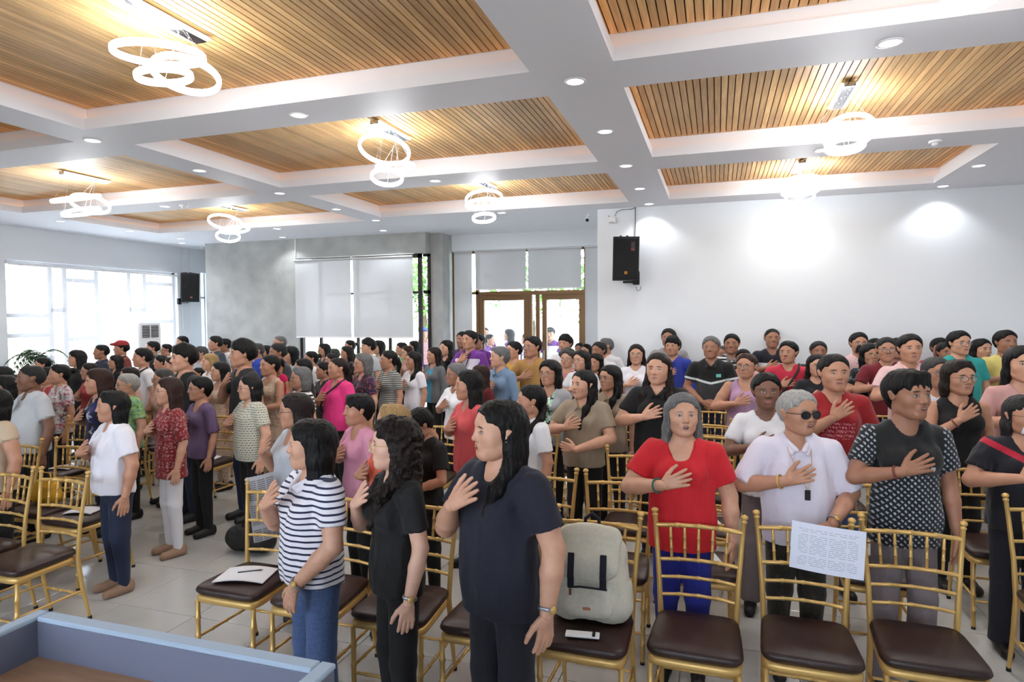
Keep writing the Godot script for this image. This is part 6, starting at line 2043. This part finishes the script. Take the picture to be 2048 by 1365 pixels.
	pp("person in black tee with loose wavy hair", -1.46, -8.00, 1.44, -0.17, -0.10, 0.04, "f chest female", "curly black", "short crew black2", 0.78, "slim blacktr", "skin_b", "", 0)
	pp("person in white tee and glasses before the white wall", -0.90, -7.57, 1.59, -0.07, 0.10, 0.04, "f chest female", "long black", "short crew whitetee", 0.78, "slim blacktr", "skin_a", "glasses", 0)
	pp("person in black polo with long brown hair", -0.43, -5.05, 1.63, -0.07, -0.10, 0.04, "g chest round", "front brown", "short polo black", 0.78, "slim blacktr", "skin_a", "", 0)
	pp("person in grey jacket with red piping at the white wall", -0.63, -9.00, 1.75, 0.00, -0.10, 0.04, "m chest male", "short black", "long crew greyjacket", 0.80, "slim jeans", "skin_c", "", 0)
	pp("person in bright blue jacket", -0.54, -8.48, 1.65, -0.07, -0.20, 0.04, "m chest male", "mop black", "long polo bluejacket", 0.80, "slim jeans", "skin_b", "", 0)
	pp("person in black and grey polo with white chevron, hands clasped", -0.06, -7.47, 1.69, -0.03, -0.10, 0.04, "m clasp male", "short grey", "short polo blackchevron", 0.80, "slim jeans", "skin_c", "", 0)
	pp("person in white tee behind the chevron polo", 0.09, -9.00, 1.52, -0.14, -0.40, 0.04, "m chest male", "buzz salt", "short crew white", 0.80, "slim jeans", "skin_c", "", 0)
	pp("person in black and white striped polo with strap", 0.18, -8.49, 1.69, 0.00, -0.10, 0.04, "m chest male", "short black", "short polo stripe_bw", 0.80, "slim jeans", "skin_c", "strap", 0)
	pp("person in dusty pink top half hidden behind the lilac top", 0.30, -8.02, 1.52, 0.00, -0.10, 0.04, "f chest female", "shortf black", "short crew dustypink", 0.78, "slim blacktr", "skin_b", "", 0)
	pp("person in lilac sleeveless top and glasses", 0.27, -6.37, 1.56, -0.14, -0.20, 0.04, "g chest round", "shortf auburn", "none scoop lilac", 0.78, "slim blacktr", "skin_b", "glasses", 0)
	pp("person in navy tee with a white chest band", 0.69, -9.00, 1.75, 0.07, 0.00, 0.04, "m chest male", "buzz black", "short crew navyband", 0.80, "slim jeans", "skin_c", "", 0)
	pp("person in pinkish red tee with dark cross strap", 0.74, -7.47, 1.64, -0.10, -0.30, 0.04, "m chest male", "short black", "short crew pinkred", 0.80, "slim jeans", "skin_b", "strap", 0)
	pp("person in dark green tee with greying hair", 1.14, -8.24, 1.61, 0.03, 0.00, 0.04, "m chest male", "short dkgrey", "short crew darkgreen", 0.80, "slim jeans", "skin_c", "", 0)
	pp("person in dark navy tee and glasses behind the red print tee", 0.96, -7.07, 1.52, 0.00, 0.10, 0.04, "f chest female", "long black", "short crew navy2", 0.78, "slim blacktr", "skin_a", "glasses", 0)
	pp("person in pale shirt wearing a black face mask", 1.60, -8.44, 1.71, 0.07, 0.00, 0.04, "m chest male", "short black", "short polo palepinkpolo", 0.80, "slim jeans", "skin_b", "darkmask,glasses,strap", 0)
	pp("person in black tee with white flower print and glasses", 1.63, -7.98, 1.59, 0.07, 0.10, 0.04, "f chest female", "bobthick black", "short crew blackfloral", 0.78, "slim blacktr", "skin_b", "glasses", 0)
	pp("person in rose beige tee deep behind the flower print", 1.89, -9.00, 1.62, 0.07, -0.10, 0.04, "f chest female", "shortf black", "short crew rosebeige", 0.78, "slim blacktr", "skin_b", "", 0)
	pp("person in maroon tee with white letter and glasses", 1.68, -7.50, 1.68, 0.03, -0.10, 0.04, "m chest male", "short dkgrey", "short crew maroonletters", 0.80, "slim jeans", "skin_b", "glasses", 0)
	pp("person in violet tee behind the maroon tee", 2.03, -8.57, 1.64, 0.07, -0.10, 0.04, "f chest female", "half black", "short crew violet", 0.78, "slim blacktr", "skin_b", "", 0)
	pp("person in pale pink polo with short dark hair", 1.66, -6.58, 1.74, 0.07, 0.00, 0.04, "m chest male", "short black", "short polo palepinkpolo", 0.80, "slim jeans", "skin_b", "", 0)
	pp("person in soft red tee at the white wall", 2.59, -9.00, 1.63, 0.07, 0.00, 0.04, "m chest male", "short black", "short crew redsoft", 0.80, "slim jeans", "skin_c", "", 0)
	pp("person in soft red blouse beside the teal tee", 2.49, -8.43, 1.60, 0.07, 0.00, 0.04, "f chest female", "shortf black", "short crew redsoft", 0.78, "slim blacktr", "skin_c", "", 0)
	pp("person in teal green tee and glasses", 2.46, -7.94, 1.74, 0.10, 0.20, 0.04, "n chest male", "short black", "short crew teal", 0.80, "slim jeans", "skin_a", "glasses", 0)
	pp("person in white lace blouse between the teal and yellow tees", 2.91, -8.68, 1.63, 0.10, 0.30, 0.04, "f chest female", "half black", "short crew whitelace", 0.78, "slim blacktr", "skin_a", "", 0)
	pp("person in pale yellow tee with hand on chest", 2.98, -8.22, 1.74, 0.10, 0.10, 0.04, "m chest male", "short black", "short crew yellow", 0.80, "slim jeans", "skin_c", "", 0)
	pp("person in plum polo outside the glass door", -4.88, -13.20, 1.70, 0.52, 0.20, 0.04, "m down male", "short black", "short polo plum", 0.80, "slim jeans", "skin_b", "", 0)
	pp("person in purple and white jersey outside, scratching the ear", -4.54, -12.59, 1.57, 1.22, 0.20, 0.04, "m down male", "short black", "short polo jersey", 0.80, "slim jeans", "skin_b", "", 0)
	pp("person in purple and white jersey with long hair outside the door", -4.24, -12.99, 1.67, -1.22, -0.20, 0.04, "f down female", "long black", "short polo jersey", 0.78, "slim jeans", "skin_a", "", 0)
	pp("person in purple and white jersey behind the door post", -3.97, -13.36, 1.56, -1.05, -0.20, 0.04, "f down female", "shortf black", "short polo jersey", 0.78, "slim jeans", "skin_a", "", 0)
	pp("person in purple and white jersey and dark cap outside", -3.29, -12.84, 1.70, 0.09, -0.10, 0.04, "m clasp male", "short black", "short polo jersey", 0.80, "slim jeans", "skin_b", "darkcap", 0)
	pp("person in red striped tee and blue cap outside the window", -6.36, -13.20, 1.70, 0.70, 0.00, 0.04, "m down male", "short black", "short crew stripe_red", 0.80, "slim jeans", "skin_b", "bluecap", 0)
	pp("small child in hot pink dress held by the beige floral top", -4.60, -5.90, 0.86, 0.17, 0.30, 0.04, "c down female", "fluffy black", "cap crew pinkdress", 0.78, "skirt pinkdress", "skin_b", "", 0, "shoe_dark", "gold", 0.58)
